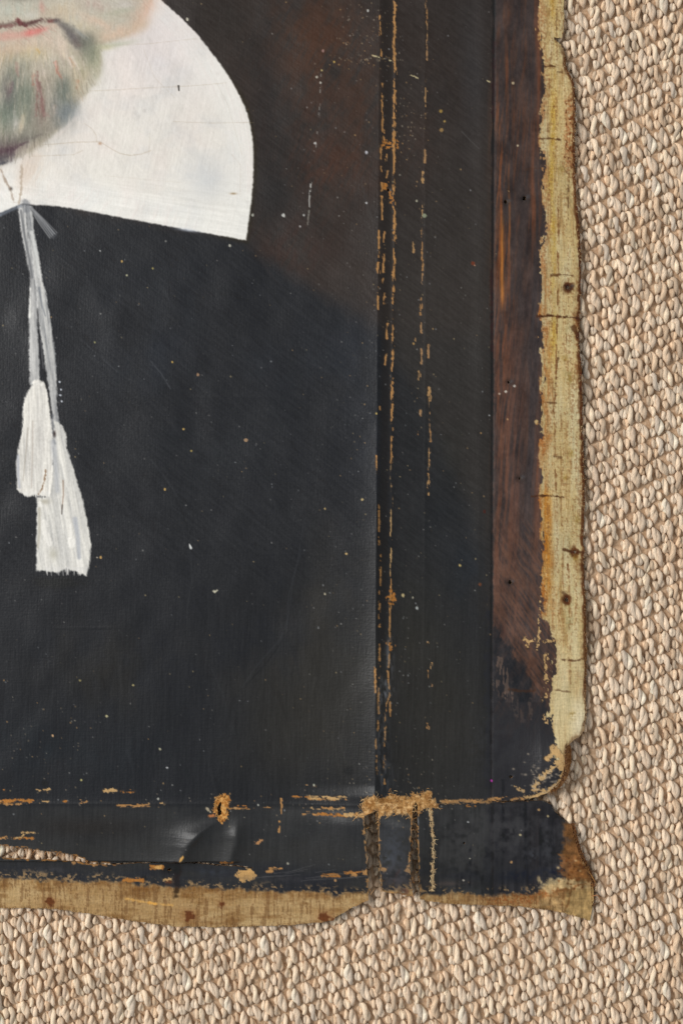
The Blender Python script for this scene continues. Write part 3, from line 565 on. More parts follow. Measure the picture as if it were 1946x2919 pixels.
for y0, y1, x, w in [(0, 20, 1214, 3), (20, 66, 1216, 4.5), (66, 108, 1217, 3), (112, 170, 1216, 4.5), (225, 232, 1213, 3.5), (250, 275, 1213, 4.5), (276, 335, 1211, 3.5), (360, 374, 1211, 4), (428, 462, 1210, 9), (490, 520, 1205, 7), (575, 590, 1204, 4), (600, 632, 1203, 6), (650, 740, 1202, 4.5), (740, 770, 1204, 4.5), (780, 806, 1204, 6),
                     (850, 885, 1200, 7), (892, 897, 1198, 5), (920, 948, 1200, 6), (965, 972, 1184, 6), (994, 1035, 1200, 6), (1060, 1080, 1194, 9), (690, 718, 1178, 7), (985, 1018, 1221, 9), (1106, 1126, 1222, 11), (1130, 1140, 1224, 11), (1170, 1184, 1198, 7), (1230, 1238, 1193, 6), (1230, 1258, 1226, 7), (1270, 1290, 1223, 5), (1312, 1330, 1223, 6), (1350, 1356, 1220, 4), (1372, 1410, 1221, 6),
                     (1505, 1512, 1228, 4), (1832, 1842, 1218, 7), (1890, 1904, 1229, 6), (1912, 1932, 1219, 3), (1950, 1956, 1230, 5), (2062, 2074, 1217, 5), (2072, 2078, 1222, 5), (1140, 1230, 1224, 2), (1290, 1372, 1222, 1.6)]:
    worn([(x, y0), (x + rng.uniform(-1.5, 1.5), (y0 + y1) / 2), (x, y1)], w * .78, -.3, alpha=.85, col=random.choice([TAN, (186, 146, 98), (170, 132, 92)]), seed=int(y0) % 15)
for x, y, rx, ry in [(1096, 408, 12, 12), (1110, 414, 15, 9), (1128, 410, 10, 14), (1098, 532, 9, 10), (1112, 562, 7, 16), (1115, 1700, 12, 22), (1112, 1840, 8, 14)]:
    fill([(x + rx * math.cos(t), y + ry * math.sin(t)) for t in np.linspace(0, 6.28, 12)[:-1]], TANO, 2, .95, rag=7, rs=7, seed=int(x) % 9, rough=.92, tex=lambda X, Y: sstep(-.5, .0, fbm(X, Y, 6, 6, 8, 2)))
# dry whitish scuffs on and about the crease, its shine painted in
for x, y, rx, ry, a in [(1110, 1870, 10, 60, .55), (1096, 1960, 22, 26, .6), (1090, 1975, 10, 12, .6), (1085, 2080, 18, 90, .35), (1095, 2210, 24, 50, .3)]:
    blob(x, y, rx, ry, (140, 144, 152), a, tex=lambda X, Y: np.clip(.4 + fbm(X, Y, 6, 18, 9, 3), 0, 1))
# lower abrasions
for x0, x1, y, w, t in [(105, 140, 2252, 5, -.3), (296, 330, 2254, 9, -.3), (344, 382, 2256, 6, -.4), (0, 92, 2284, 10, -.35), (-110, 0, 2286, 8, -.35), (0, 60, 2291, 4, -.4), (112, 140, 2286, 6, -.1), (182, 190, 2285, 6, -.4), (228, 246, 2285, 8, 0.1), (335, 425, 2296, 7, -.3), (425, 470, 2290, 4, .1), (10, 12, 2252, 5, -.5),
                        (880, 980, 2272, 10, -.15), (832, 880, 2271, 4, .0), (866, 980, 2303, 4, 0), (866, 905, 2318, 8, -.3), (900, 1000, 2318, 7, -.25), (985, 1034, 2318, 9, -.35), (920, 980, 2300, 5, -.1), (654, 780, 2303, 5, -.05), (652, 700, 2300, 6, -.1), (870, 900, 2240, 5, 0), (880, 1000, 2275, 4, .1),
                        (1258, 1300, 2284, 10, -.2), (1258, 1400, 2283, 10, -.2), (1395, 1500, 2279, 13, -.3), (1330, 1350, 2296, 7, -.1), (920, 965, 2494, 10, -.3), (985, 1025, 2484, 9, -.3), (770, 800, 2478, 7, -.35), (760, 775, 2487, 7, -.4), (630, 660, 2461, 9, -.4), (428, 458, 2477, 11, -.5), (1520, 1546, 2252, 10, -.2), (0, 40, 2390, 5, -.4), (40, 95, 2391, 5, -.3), (60, 108, 2375, 4, .1), (350, 402, 2515, 12, -.4), (465, 485, 2513, 9, -.3)]:
    worn([(x0, y + rng.uniform(-1, 1)), ((x0 + x1) / 2, y + rng.uniform(-1.5, 1.5)), (x1, y)], w, t, col=random.choice([TAN, TAN, TANL, TANO]), ts=(16, 5), seed=int(x0 + y) % 15, rag=3.5)
worn([(40, 2391), (60, 2388), (70, 2378)], 4, -.5, TANL); worn([(801, 2278), (803, 2318)], 6, -.1, ts=(5, 9)); worn([(797, 2340), (795, 2372)], 5, -.1, ts=(5, 9))
worn([(1224, 2300), (1227, 2340), (1232, 2370), (1233, 2420), (1231, 2470), (1233, 2540)], 8, -.45, col=(210, 180, 134), ts=(7, 16), rag=4.5, seed=4)
for pts in ([(638, 2264), (652, 2266), (658, 2280), (650, 2290), (645, 2310), (648, 2330), (634, 2346), (622, 2334), (608, 2310), (612, 2290), (614, 2272)],):
    fill(pts, TANO, 2.2, .97, rag=7, rs=8, seed=3, rough=.92); fill(pts, (222, 172, 104), 2, .8, rag=6, rs=6, seed=6, tex=lambda X, Y: sstep(-.05, .25, fbm(X, Y, 7, 7, 9, 2)))
fill([(674, 2488), (690, 2480), (704, 2482), (720, 2486), (726, 2500), (722, 2516), (704, 2514), (690, 2520), (676, 2510)], (204, 160, 102), 2, .97, rag=9, rs=9, seed=7, rough=.92)
stroke([(593, 2327), (608, 2325)], 6, 6, (190, 120, 70), .9, 2, rag=3); stroke([(590, 2306), (600, 2316)], 7, 4, (196, 180, 150), .8, 2, rag=3); fill([(512, 2456), (515, 2444), (524, 2436), (526, 2442), (519, 2452)], (214, 164, 92), 1.5, .95)
stroke([(732, 2405), (748, 2396)], 8, 5, (192, 140, 92), .9, 2, rag=4, rs=5); fill([(436, 2474), (458, 2472), (458, 2482), (438, 2481)], (214, 166, 100), 2, .9, rag=3)
PATCH = [(1032, 2292), (1034, 2274), (1050, 2266), (1064, 2262), (1080, 2268), (1100, 2270), (1108, 2256), (1122, 2262), (1136, 2270), (1160, 2270), (1180, 2262), (1196, 2266), (1216, 2254), (1228, 2258), (1226, 2270), (1240, 2282), (1246, 2298), (1232, 2296), (1210, 2300), (1196, 2306), (1186, 2316), (1184, 2290),
         (1176, 2290), (1172, 2330), (1160, 2312), (1140, 2316), (1120, 2308), (1104, 2320), (1096, 2308), (1080, 2320), (1074, 2336), (1074, 2300), (1050, 2312), (1030, 2320), (1012, 2324), (1018, 2312), (1034, 2310)]
fill(PATCH, (186, 140, 86), 2, .96, rag=6, rs=7, seed=4, rough=.92)
sl = box(1000, 2245, 1260, 2340); X, Y = PX[sl], PY[sl]; a = sstep(-3, 3, sdpoly(PATCH, X, Y))
blend(sl, (222, 182, 128), a * sstep(-.05, .4, fbm(X, Y, 8, 7, 9, 3)) * .85); blend(sl, (132, 88, 46), a * sstep(.15, .5, fbm(X, Y, 9, 8, 10, 3)) * .7); ZI[sl] += a * fbm(X, Y, 6, 6, 3, 2) * .12
# bare threads along both slits and around the torn slit at left
sl = box(980, 2280, 1240, 2590); X, Y = PX[sl], PY[sl]
a = (1 - sstep(1., np.maximum(2.5, 4. + 5 * fbm(X, Y, 7, 12, 5, 2)), S[sl])) * sstep(-.25, .05, fbm(X, Y, 6, 14, 6, 2)); blend(sl, (190, 142, 88), a * .9); RO[sl] = np.maximum(RO[sl], a * .9)
sl = box(-110, 2395, 330, 2480); X, Y = PX[sl], PY[sl]
a = (1 - sstep(2, np.maximum(3, 5 + 3 * fbm(X, Y, 12, 5, 5, 2)), S[sl])) * sstep(-.2, .2, fbm(X, Y, 14, 6, 6, 2)); blend(sl, (176, 122, 64), a * .85)
for x, y, r in [(205, 2462, 6), (268, 2468, 7), (1092, 2471, 9), (1160, 2473, 8), (1165, 2455, 6), (1040, 2480, 8), (1008, 2490, 8), (1078, 2388, 6), (1038, 2365, 6)]:
    fill([(x + r * math.cos(t), y + r * math.sin(t)) for t in np.linspace(0, 6.28, 9)[:-1]], TAN, 2, .9, rag=5, rs=6, seed=int(x) % 9)
stroke([(1134, 2474), (1126, 2495), (1120, 2520)], 8, 5, (64, 48, 44), .6, 4, rag=4); blob(1152, 2541, 10, 8, (30, 22, 20), .8); fill([(1140, 2538), (1150, 2528), (1165, 2534), (1164, 2550), (1140, 2550)], (120, 84, 72), 3, .5, rag=5)
# scraped corner of the upper sheet
for p, w, t in [([(1537, 2217), (1560, 2195), (1582, 2172)], 12, -.5), ([(1500, 2270), (1530, 2230), (1545, 2205)], 14, -.1), ([(1505, 2276), (1545, 2262), (1590, 2228)], 12, -.5), ([(1554, 2160), (1566, 2150), (1575, 2138)], 12, -.3), ([(1552, 2158), (1560, 2164)], 9, -.5), ([(1560, 2256), (1592, 2226), (1604, 2190), (1604, 2150)], 13, -.5), ([(1467, 2244), (1490, 2254)], 9, -.2), ([(1574, 2130), (1590, 2150), (1596, 2180)], 22, -.6),
                ([(1495, 1822), (1505, 1830), (1503, 1845)], 10, -.4), ([(1535, 1820), (1532, 1842), (1530, 1855)], 6, -.3), ([(1549, 1830), (1584, 1828)], 8, -.3), ([(1540, 1700), (1538, 1760), (1535, 1815)], 4, -.1), ([(1508, 1832), (1530, 1822)], 5, -.2), ([(1557, 1870), (1560, 1940), (1550, 2000)], 14, .1), ([(1550, 2040), (1556, 2060)], 9, -.2), ([(1450, 545), (1438, 520)], 3, .1)]:
    worn(p, w, t, col=random.choice([TANL, (206, 170, 118)]), ts=(9, 9), rag=4, seed=int(p[0][0]) % 13)
for k in range(120):
    x, y = rng.normal(1545, 28), rng.normal(2222, 26)
    blob(x, y, rng.uniform(1.5, 4), rng.uniform(1.5, 3), (176, 160, 138), rng.uniform(.3, .8))
sl = box(1190, 2296, 1610, 2545); C[sl] += ((6 * fbm(PX[sl], PY[sl], 7, 120, 5, 3) + 9 * fbm(PX[sl], PY[sl], 34, 44, 8, 3)) * (C[sl].mean(-1) < 90))[..., None]
for x, y0, y1, w in [(1402, 2290, 2560, 9), (1433, 2225, 2540, 7), (1498, 2290, 2480, 8), (1540, 2360, 2470, 6), (1338, 2420, 2550, 6), (1468, 2330, 2400, 5), (1375, 2500, 2550, 6)]:
    stroke([(x, y0), (x + rng.uniform(-3, 3), (y0 + y1) / 2), (x, y1)], w, w * .6, (26, 26, 29), .7, 4, rag=3, rs=14, thr=-.3, ts=(7, 40))
# greyish patches: sheen of the lower margin and the flap's lit tone painted in
for x, y, rx, ry, c, a in [(1560, 2400, 18, 16, (74, 76, 80), .7), (1520, 2440, 16, 24, (70, 73, 80), .7), (1560, 2440, 16, 22, (72, 74, 78), .6), (1450, 2370, 90, 80, (72, 71, 72), .75), (1320, 2400, 80, 110, (68, 67, 67), .75), (1420, 2120, 90, 110, (56, 56, 58), .6), (1480, 2500, 60, 16, (28, 33, 46), .7), (1580, 2490, 36, 12, (28, 32, 46), .7),
                           (1280, 2520, 60, 8, (96, 82, 76), .5), (1120, 2420, 40, 80, (68, 71, 78), .7), (1130, 2500, 36, 40, (84, 80, 84), .6), (1100, 2440, 14, 8, (112, 122, 140), .5), (140, 2485, 50, 8, (78, 76, 78), .5), (600, 2490, 50, 14, (58, 62, 70), .6), (800, 2510, 120, 12, (66, 64, 66), .5), (1420, 2470, 30, 50, (46, 46, 48), .5)]:
    blob(x, y, rx, ry, c, a, tex=lambda X, Y: np.clip(.6 + .9 * fbm(X, Y, 14, 14, 11, 3), 0, 1))
for k in range(14):
    y = rng.uniform(2484, 2525); x = rng.uniform(720, 1000); stroke([(x, y), (x + rng.uniform(40, 110), y - rng.uniform(6, 22))], 2.5, 1.5, (96, 94, 94), .4, 1.5)
for nx_, ny_, r_ in NAILS[:6]:
    blob(nx_, ny_, r_ * 1.6, r_ * 1.5, (30, 27, 26), .8, tex=lambda X, Y: np.clip(.8 + .6 * fbm(X, Y, 6, 6, 4, 2), 0, 1)); blob(nx_ + r_ * 1.5, ny_ - r_ * .6, r_ * .8, r_ * .7, (74, 74, 78), .6)
# ---------------------------------------------------------------- specks of dust and tiny losses
def speck(x, y, r, col, a=.95):
    fill([(x + r * math.cos(t) * rng.uniform(.7, 1.2), y + r * math.sin(t) * rng.uniform(.7, 1.3)) for t in np.linspace(0, 6.28, 7)[:-1]], col, 1.3, a)
for x, y, r, c in [(347, 744, 4.5, (206, 168, 96)), (435, 764, 3.5, (186, 170, 96)), (361, 784, 4, (190, 186, 150)), (285, 714, 3, (200, 200, 196)), (491, 1032, 4, (206, 168, 88)), (564, 1068, 5.5, (168, 132, 100)), (523, 1223, 4.5, (208, 172, 100)), (701, 1254, 8, (172, 138, 104)), (545, 1285, 3.5, (196, 170, 92)), (270, 975, 3.5, (170, 164, 110)),
                   (534, 54, 6, (206, 200, 180)), (808, 613, 7, (206, 206, 200)), (470, 1394, 5, (208, 170, 98)), (1032, 1424, 5, (200, 176, 120)), (987, 1578, 5, (212, 178, 118)), (926, 1450, 3.5, (196, 168, 112)), (610, 1685, 5, (196, 190, 168)), (926, 1693, 4.5, (186, 176, 150)), (1310, 1612, 5.5, (196, 172, 108)), (456, 2136, 5, (190, 184, 150)), (304, 2042, 5, (196, 186, 140)), (150, 2098, 5, (218, 176, 130)), (228, 1940, 5, (150, 138, 90)),
                   (380, 1954, 4, (190, 176, 120)), (232, 2225, 4, (196, 186, 120)), (476, 2189, 4, (206, 206, 206)), (287, 1589, 5, (208, 166, 100)), (277, 1589, 3, (200, 190, 170)), (1348, 750, 8, (110, 54, 34)), (1352, 756, 3, (190, 140, 110)), (1257, 316, 7, (160, 130, 66)), (1267, 345, 5, (170, 140, 80)), (1258, 370, 7, (150, 120, 76)), (1400, 2226, 4.5, (190, 60, 170)), (1187, 572, 5, (176, 172, 150)), (1208, 615, 9, (140, 146, 120)), (1368, 1666, 6, (110, 66, 44)), (1380, 1458, 7, (72, 40, 34)),
                   (1188, 1734, 6, (176, 180, 176)), (1148, 1697, 6, (200, 180, 130)), (1176, 1704, 4, (180, 174, 150)), (1178, 980, 4, (190, 150, 90)), (1044, 435, 6, (190, 190, 196)), (1044, 579, 4, (200, 200, 200)), (866, 613, 4, (180, 180, 176)), (903, 220, 5, (190, 186, 170)), (913, 236, 4, (200, 196, 184)), (898, 408, 5, (196, 196, 192)), (920, 145, 5, (160, 126, 120)), (952, 177, 4, (196, 164, 90)), (917, 201, 4, (196, 180, 120)), (1048, 32, 5, (190, 190, 186)), (855, 645, 4, (170, 166, 164)), (720, 612, 6, (176, 176, 164)), (655, 700, 5, (190, 186, 170)), (566, 1240, 0.1, (0, 0, 0)),
                   (1072, 1180, 4, (196, 170, 100)), (1475, 413, 4, (206, 190, 160)), (1462, 235, 5, (190, 174, 140)), (1466, 1100, 5, (206, 200, 190)), (1441, 1116, 5, (210, 204, 190)), (1423, 1122, 4, (190, 170, 150)), (1446, 1195, 4, (180, 140, 100)), (1370, 1234, 3, (180, 140, 90)), (1394, 1184, 3, (190, 190, 190)), (895, 2237, 4, (200, 200, 180)), (451, 2278, 4, (206, 204, 190)), (736, 2295, 3.5, (206, 204, 190)), (820, 2464, 5, (170, 166, 150)), (955, 2510, 6, (196, 150, 100)), (1537, 2312, 5, (190, 150, 100)), (1563, 2331, 4, (196, 176, 130)), (1483, 2382, 5, (196, 180, 140)), (1458, 2461, 5, (196, 150, 100)), (1320, 2511, 4, (206, 196, 180)), (1338, 2446, 3, (196, 190, 170)), (1332, 2340, 3.5, (200, 200, 200))]:
    speck(x, y, r * .8, c, .85)
stroke([(540, 1552), (544, 1562)], 3, 7, (220, 220, 216), .95, 1.5); stroke([(612, 1688), (620, 1682)], 5, 3, (200, 194, 170), .95, 1.5)
stroke([(886, 520), (884, 540), (881, 570), (882, 590)], 5, 3, (176, 174, 168), .9, 1.5, thr=-.3, ts=(5, 8)); stroke([(881, 600), (878, 620), (877, 640)], 4, 3, (140, 136, 126), .8, 1.5, thr=-.2, ts=(5, 6)); stroke([(914, 210), (911, 300), (900, 420)], 3, 3, (150, 146, 140), .7, 1.5, thr=.25, ts=(5, 9))
for x, y in [(174, 1110), (172, 1126), (176, 1144), (170, 1088)]: speck(x, y, 3.2, (196, 200, 206))
blob(993, 2195, 11, 9, (17, 17, 18), .92); blob(127, 2234, 8, 7, (20, 20, 22), .9)
for k in range(1500):
    u = rng.rand()
    if u < .72: x, y = rng.uniform(-100, 1400), rng.uniform(-100, 2530)
    else: x, y = rng.normal(1090, 120), rng.uniform(-100, 2500)
    sl1 = box(x, y, x, y)
    if sl1[0].stop <= sl1[0].start or C[sl1].size == 0 or C[sl1][0, 0].mean() > 95: continue
    bright = rng.rand() ** 2.2
    c = random.choice([(150, 152, 154), (166, 164, 158), (178, 156, 112), (130, 126, 122), (186, 150, 100)])
    speck(x, y, rng.uniform(1.0, 2.0) + .8 * bright, c, .16 + .5 * bright)
for k in range(330):     # clustered rubs near the creases and along the lower turn-over
    i = k % 6
    cx, cy, sx_, sy_ = [(1165, 355, 26, 60), (1040, 90, 36, 60), (1050, 170, 60, 10), (700, 2285, 380, 22), (120, 2080, 110, 70), (1120, 2240, 90, 40)][i]
    speck(rng.normal(cx, sx_), rng.normal(cy, sy_), rng.uniform(1.2, 2.6), random.choice([(150, 132, 104), (140, 126, 110), (170, 160, 140), (180, 140, 90)]), rng.uniform(.25, .75))
for p in [[(1060, 160), (1090, 168), (1120, 175)], [(1150, 208), (1170, 212), (1190, 222)], [(1372, 224), (1395, 232)]]:
    stroke(p, 4, 4, (196, 182, 140), .9, 1.5, thr=.05, ts=(8, 8))

# ------------------------------------------------------------------ height field of the sheet (mm above the rug)
X, Y = PX, PY
Z = 6.0 + .42 * fbm(X, Y, 300, 340, 2, 2) + .34 * fbm(X, Y, 110, 130, 3, 2)
xc = 1083 - Y * .0065
d = X - xc
amp = 2.2 + 5.2 * sstep(600, 2050, Y)
Z += amp * np.where(d < 0, np.exp(np.minimum(d, 0) / 115), np.exp(-np.maximum(d, 0) / (26 + 22 * sstep(1500, 2000, Y)))) * (1 - sstep(2255, 2310, Y))
db = X - np.interp(Y[:, 0], [p[1] for p in XB], [p[0] for p in XB])[:, None]
Z += .55 * np.exp(-np.abs(db) / 9) * (1 - sstep(1900, 2000, Y))
Z += .22 * np.exp(-np.abs(X - (1213 - .004 * np.abs(Y - 900))) / 8) * (1 - sstep(2250, 2300, Y))
de = X - (1408 - Y * .004)
Z += -.35 * np.exp(-(de / 5) ** 2) + .5 * np.exp(-((de + 30) / 26) ** 2)
low = Y > np.interp(X[0], [-400, 1390, 1494, 1530, 1552, 1600, 1720], [2285, 2284, 2283, 2275, 2266, 2300, 2300])[None]   # below the lower turn-over
lowf = low.astype(np.float32)
Z -= sstep(1400, 1660, X) * 3.1 * (1 - lowf * .3)
Z += .45 * np.exp(-np.abs(X - 1540) / 30) + (.6 + .9 * np.sin(Y / 130.0) + .9 * np.sin(Y / 57.0 + 2)) * sstep(1560, 1660, X) * (1 - lowf)
Z += (1 - lowf) * 9.0 * np.exp(-(((X - 1610) / 105) ** 2 + ((Y - 2190) / 120) ** 2))
Z += lowf * 4.5 * np.exp(-(((X - 1670) / 70) ** 2 + ((Y - 2440) / 80) ** 2))
Z += .5 * np.exp(-np.abs(Y - 2292) / 10)
Z -= sstep(2296, 2575, Y) * 4.0 + sstep(2560, 2650, Y) * .4
Z -= lowf * sstep(1330, 1560, X) * (1 - sstep(2300, 2480, Y)) * 2.2
# curled lip above the torn slit at left, strip below hangs lower
above = (Y < 2460).astype(np.float32)
Z += above * 1.3 * np.exp(-np.maximum(2425 - Y, 0) / 34) * (1 - sstep(120, 300, X)) * sstep(2330, 2400, Y)
Z += above * .9 * np.exp(-np.maximum(2462 - Y, 0) / 26) * sstep(240, 320, X) * (1 - sstep(560, 740, X))
Z -= (1 - above) * (1 - sstep(500, 760, X)) * .9 * (1 - sstep(2470, 2560, Y))
# pucker below the small hole
dk, tk = sdline([(612, 2342), (570, 2372), (536, 2412), (512, 2466)], X, Y)
side = (X - np.interp(Y[:, 0], [2342, 2372, 2412, 2466], [612, 570, 536, 512])[:, None])
win = sstep(2320, 2390, Y) * (1 - sstep(2455, 2468, Y))
Z += win * 5.0 * np.where(side < 0, np.exp(-(np.sqrt(side ** 2 + 81) - 9) / 62), np.exp(-(np.sqrt(side ** 2 + 81) - 9) / 22))
ridge2 = X - np.interp(Y[:, 0], [2330, 2400, 2465], [680, 672, 654])[:, None]
Z += win * 3.8 * np.where(ridge2 < 0, np.exp(-(np.sqrt(ridge2 ** 2 + 100) - 10) / 32), np.exp(-(np.sqrt(ridge2 ** 2 + 100) - 10) / 15))
# flap between the two slits tilts towards the window
flapm = sstep(1073, 1076, X) * (1 - sstep(1176, 1180, X)) * sstep(2300, 2360, Y)
Z += flapm * (-2.2 + 5.2 * (X - 1075) / 100)
Z += sstep(1186, 1190, X) * (1 - sstep(1190, 1260, X)) * sstep(2296, 2340, Y) * (1 - sstep(1186, 1250, X)) * 1.2
Z += 11.0 * np.exp(-((X - 1115) / 220) ** 2) * sstep(2230, 2350, Y) * (1 - .75 * sstep(2470, 2560, Y))
# little dents round the tack holes
for nx_, ny_, r_ in NAILS:
    Z += -.5 * np.exp(-((X - nx_) ** 2 + (Y - ny_) ** 2) / (2 * (r_ * 1.1) ** 2)) + .35 * np.exp(-((X - nx_ - r_ * 1.3) ** 2 + (Y - ny_) ** 2) / (2 * (r_ * .9) ** 2))
# horizontal handling creases
for y0, xa, xb in [(905, 1250, 1650), (350, 480, 1380), (1137, 560, 1080), (1582, 760, 900), (2030, 1400, 1560), (560, 900, 1080), (120, 560, 1000), (1784, 180, 300)]:
    Z += .07 * np.exp(-((Y - y0 - 6 * np.sin(X / 140)) / 4) ** 2) * sstep(xa - 60, xa, X) * (1 - sstep(xb, xb + 60, X))
# thin curl of the outermost right edge, wavy lower edge
es = np.clip(S, 0, 60)
Z += -np.exp(-es / 9) * .8 * sstep(1560, 1600, X) * (1 - lowf)
Z += .5 * np.sin(X / 120.0 + 1) * sstep(2500, 2640, Y)
Z += ZI
Z = np.maximum(Z, 1.9)

# ------------------------------------------------------------------ materials
def new_mat(name):
    m = bpy.data.materials.new(name); m.use_nodes = True
    return m, m.node_tree, m.node_tree.nodes['Principled BSDF']

def canvas_material(name, weave):
    m, nt, b = new_mat(name)
    at = nt.nodes.new('ShaderNodeAttribute'); at.attribute_name = 'paint'
    ar = nt.nodes.new('ShaderNodeAttribute'); ar.attribute_name = 'rough'
    tc = nt.nodes.new('ShaderNodeTexCoord')
    mp = nt.nodes.new('ShaderNodeMapping'); mp.inputs['Scale'].default_value = (1, 1, 0)
    nt.links.new(tc.outputs['Object'], mp.inputs['Vector'])
    def threads(sx, sy):
        mq = nt.nodes.new('ShaderNodeMapping'); mq.inputs['Scale'].default_value = (sx, sy, 0)
        nt.links.new(tc.outputs['Object'], mq.inputs['Vector'])
        nq = nt.nodes.new('ShaderNodeTexNoise'); nq.inputs['Scale'].default_value = 1.0; nq.inputs['Detail'].default_value = 2
        nt.links.new(mq.outputs['Vector'], nq.inputs['Vector'])
        return nq
    w1 = threads(1000, 130); w2 = threads(110, 900); ns = threads(800, 800)
    ad = nt.nodes.new('ShaderNodeMath'); ad.operation = 'ADD'
    nt.links.new(w1.outputs['Fac'], ad.inputs[0]); nt.links.new(w2.outputs['Fac'], ad.inputs[1])
    ad2 = nt.nodes.new('ShaderNodeMath'); ad2.operation = 'ADD'
    nt.links.new(ad.outputs[0], ad2.inputs[0]); nt.links.new(ns.outputs['Fac'], ad2.inputs[1])
    bp = nt.nodes.new('ShaderNodeBump'); bp.inputs['Strength'].default_value = weave; bp.inputs['Distance'].default_value = 0.0005
    ms = nt.nodes.new('ShaderNodeMapRange'); ms.inputs[1].default_value = .55; ms.inputs[2].default_value = .92; ms.inputs[3].default_value = .0; ms.inputs[4].default_value = 1.0
    nt.links.new(ar.outputs['Fac'], ms.inputs[0])
    mw = nt.nodes.new('ShaderNodeMath'); mw.operation = 'MULTIPLY_ADD'; mw.inputs[1].default_value = weave; mw.inputs[2].default_value = .12
    nt.links.new(ms.outputs[0], mw.inputs[0]); nt.links.new(mw.outputs[0], bp.inputs['Strength'])
    nt.links.new(ad2.outputs[0], bp.inputs['Height']); nt.links.new(bp.outputs['Normal'], b.inputs['Normal'])
    # thread-level colour grain
    mr = nt.nodes.new('ShaderNodeMapRange'); mr.inputs[1].default_value = 1.15; mr.inputs[2].default_value = 1.85; mr.inputs[3].default_value = .84; mr.inputs[4].default_value = 1.14
    nt.links.new(ad2.outputs[0], mr.inputs[0])
    mx = nt.nodes.new('ShaderNodeMix'); mx.data_type = 'RGBA'; mx.blend_type = 'MULTIPLY'; nt.links.new(ms.outputs[0], mx.inputs[0])
    nt.links.new(at.outputs['Color'], mx.inputs[6]); nt.links.new(mr.outputs[0], mx.inputs[7])
    nt.links.new(mx.outputs[2], b.inputs['Base Color']); nt.links.new(ar.outputs['Fac'], b.inputs['Roughness'])
    b.inputs['Specular IOR Level'].default_value = .36
    return m
M_PAINT = canvas_material('oil_paint_on_canvas', .4)
M_RAW = canvas_material('raw_canvas_threads', .6)

# ------------------------------------------------------------------ objects
COLL = scene.collection
def obj(name, mesh, mat, parent=None):
    o = bpy.data.objects.new(name, mesh); COLL.objects.link(o)
    if mat is not None: mesh.materials.append(mat)
    if parent is not None: o.parent = parent
    return o

def srgb_lin(c):
    c = np.clip(c / 255.0, 0, 1)
    return np.where(c <= .04045, c / 12.92, ((c + .055) / 1.055) ** 2.4)

ALB, DARK = 0.955, 0.0145
LIN = srgb_lin(C) 
LIN = np.clip(LIN * ALB - DARK, .003, .84).astype(np.float32)

def to_world(px, py, zmm):
    return np.stack([(px - 973.0) * PXM, (1459.5 - py) * PXM, zmm * .001], -1)

# pull rim vertices onto the true outline
gyS, gxS = np.gradient(S, STEP)
g2 = gxS ** 2 + gyS ** 2 + 1e-4
near = np.abs(S) < STEP * 1.1
VX = np.where(near, PX - np.clip(S * gxS / g2, -STEP, STEP) * .9, PX)
VY = np.where(near, PY - np.clip(S * gyS / g2, -STEP, STEP) * .9, PY)
fS = (S[:-1, :-1] + S[1:, :-1] + S[:-1, 1:] + S[1:, 1:]) * .25
face_in = fS > 0
gyZ, gxZ = np.gradient(Z, STEP * PXM * 1000.0)
NRM = np.stack([-gxZ, gyZ, np.ones_like(Z)], -1); NRM /= np.linalg.norm(NRM, axis=-1, keepdims=True)
P3 = to_world(VX, VY, Z).astype(np.float32)
fc = lambda A: (A[:-1, :-1] + A[1:, :-1] + A[:-1, 1:] + A[1:, 1:]) * .25
fX, fY = fc(PX), fc(PY)
lab = np.where(face_in, 1, 0)
lab[(lab == 1) & (fX > 1405 - fY * .003) & (fY < 2284)] = 2
lowF = low[:-1, :-1]
lab[(lab == 1) & lowF] = 3
lab[(lab > 0) & lowF & (fX > 1400) ] = 3
lab[(lab == 3) & (fX > 1074) & (fX < 1179) & (fY > 2300)] = 4
lab[(lab == 1) & (fc(COLMASK) > 0) & (fX < 760) & (fY < 760)] = 5
lab[(lab > 0) & (fc(FACEMASK) > 0)] = 6
lab[(lab > 0) & (fc(MBOW) > 0)] = 7
lab[(lab > 0) & (fc(MC_A) > 0)] = 8
lab[(lab > 0) & (fc(MC_B) > 0)] = 9
lab[(lab > 0) & (fc(MT_B) > 0)] = 10
lab[(lab > 0) & (fc(MT_A) > 0)] = 11

def raw_mesh(name, co, quads, col, ro, nor):
    me = bpy.data.meshes.new(name)
    n, f = len(co), len(quads)
    me.vertices.add(n); me.vertices.foreach_set('co', co.astype(np.float32).ravel())
    me.loops.add(f * 4); me.loops.foreach_set('vertex_index', quads.astype(np.int32).ravel())
    me.polygons.add(f); me.polygons.foreach_set('loop_start', np.arange(0, f * 4, 4, dtype=np.int32))
    me.polygons.foreach_set('use_smooth', np.ones(f, bool))
    me.update(calc_edges=True)
    a = me.attributes.new('paint', 'FLOAT_COLOR', 'POINT')
    a.data.foreach_set('color', np.concatenate([col, np.ones((n, 1))], 1).astype(np.float32).ravel())
    if ro is not None:
        a = me.attributes.new('rough', 'FLOAT', 'POINT'); a.data.foreach_set('value', ro.astype(np.float32).ravel())
    if nor is not None:
        me.normals_split_custom_set_from_vertices(nor.astype(np.float32))
    return me

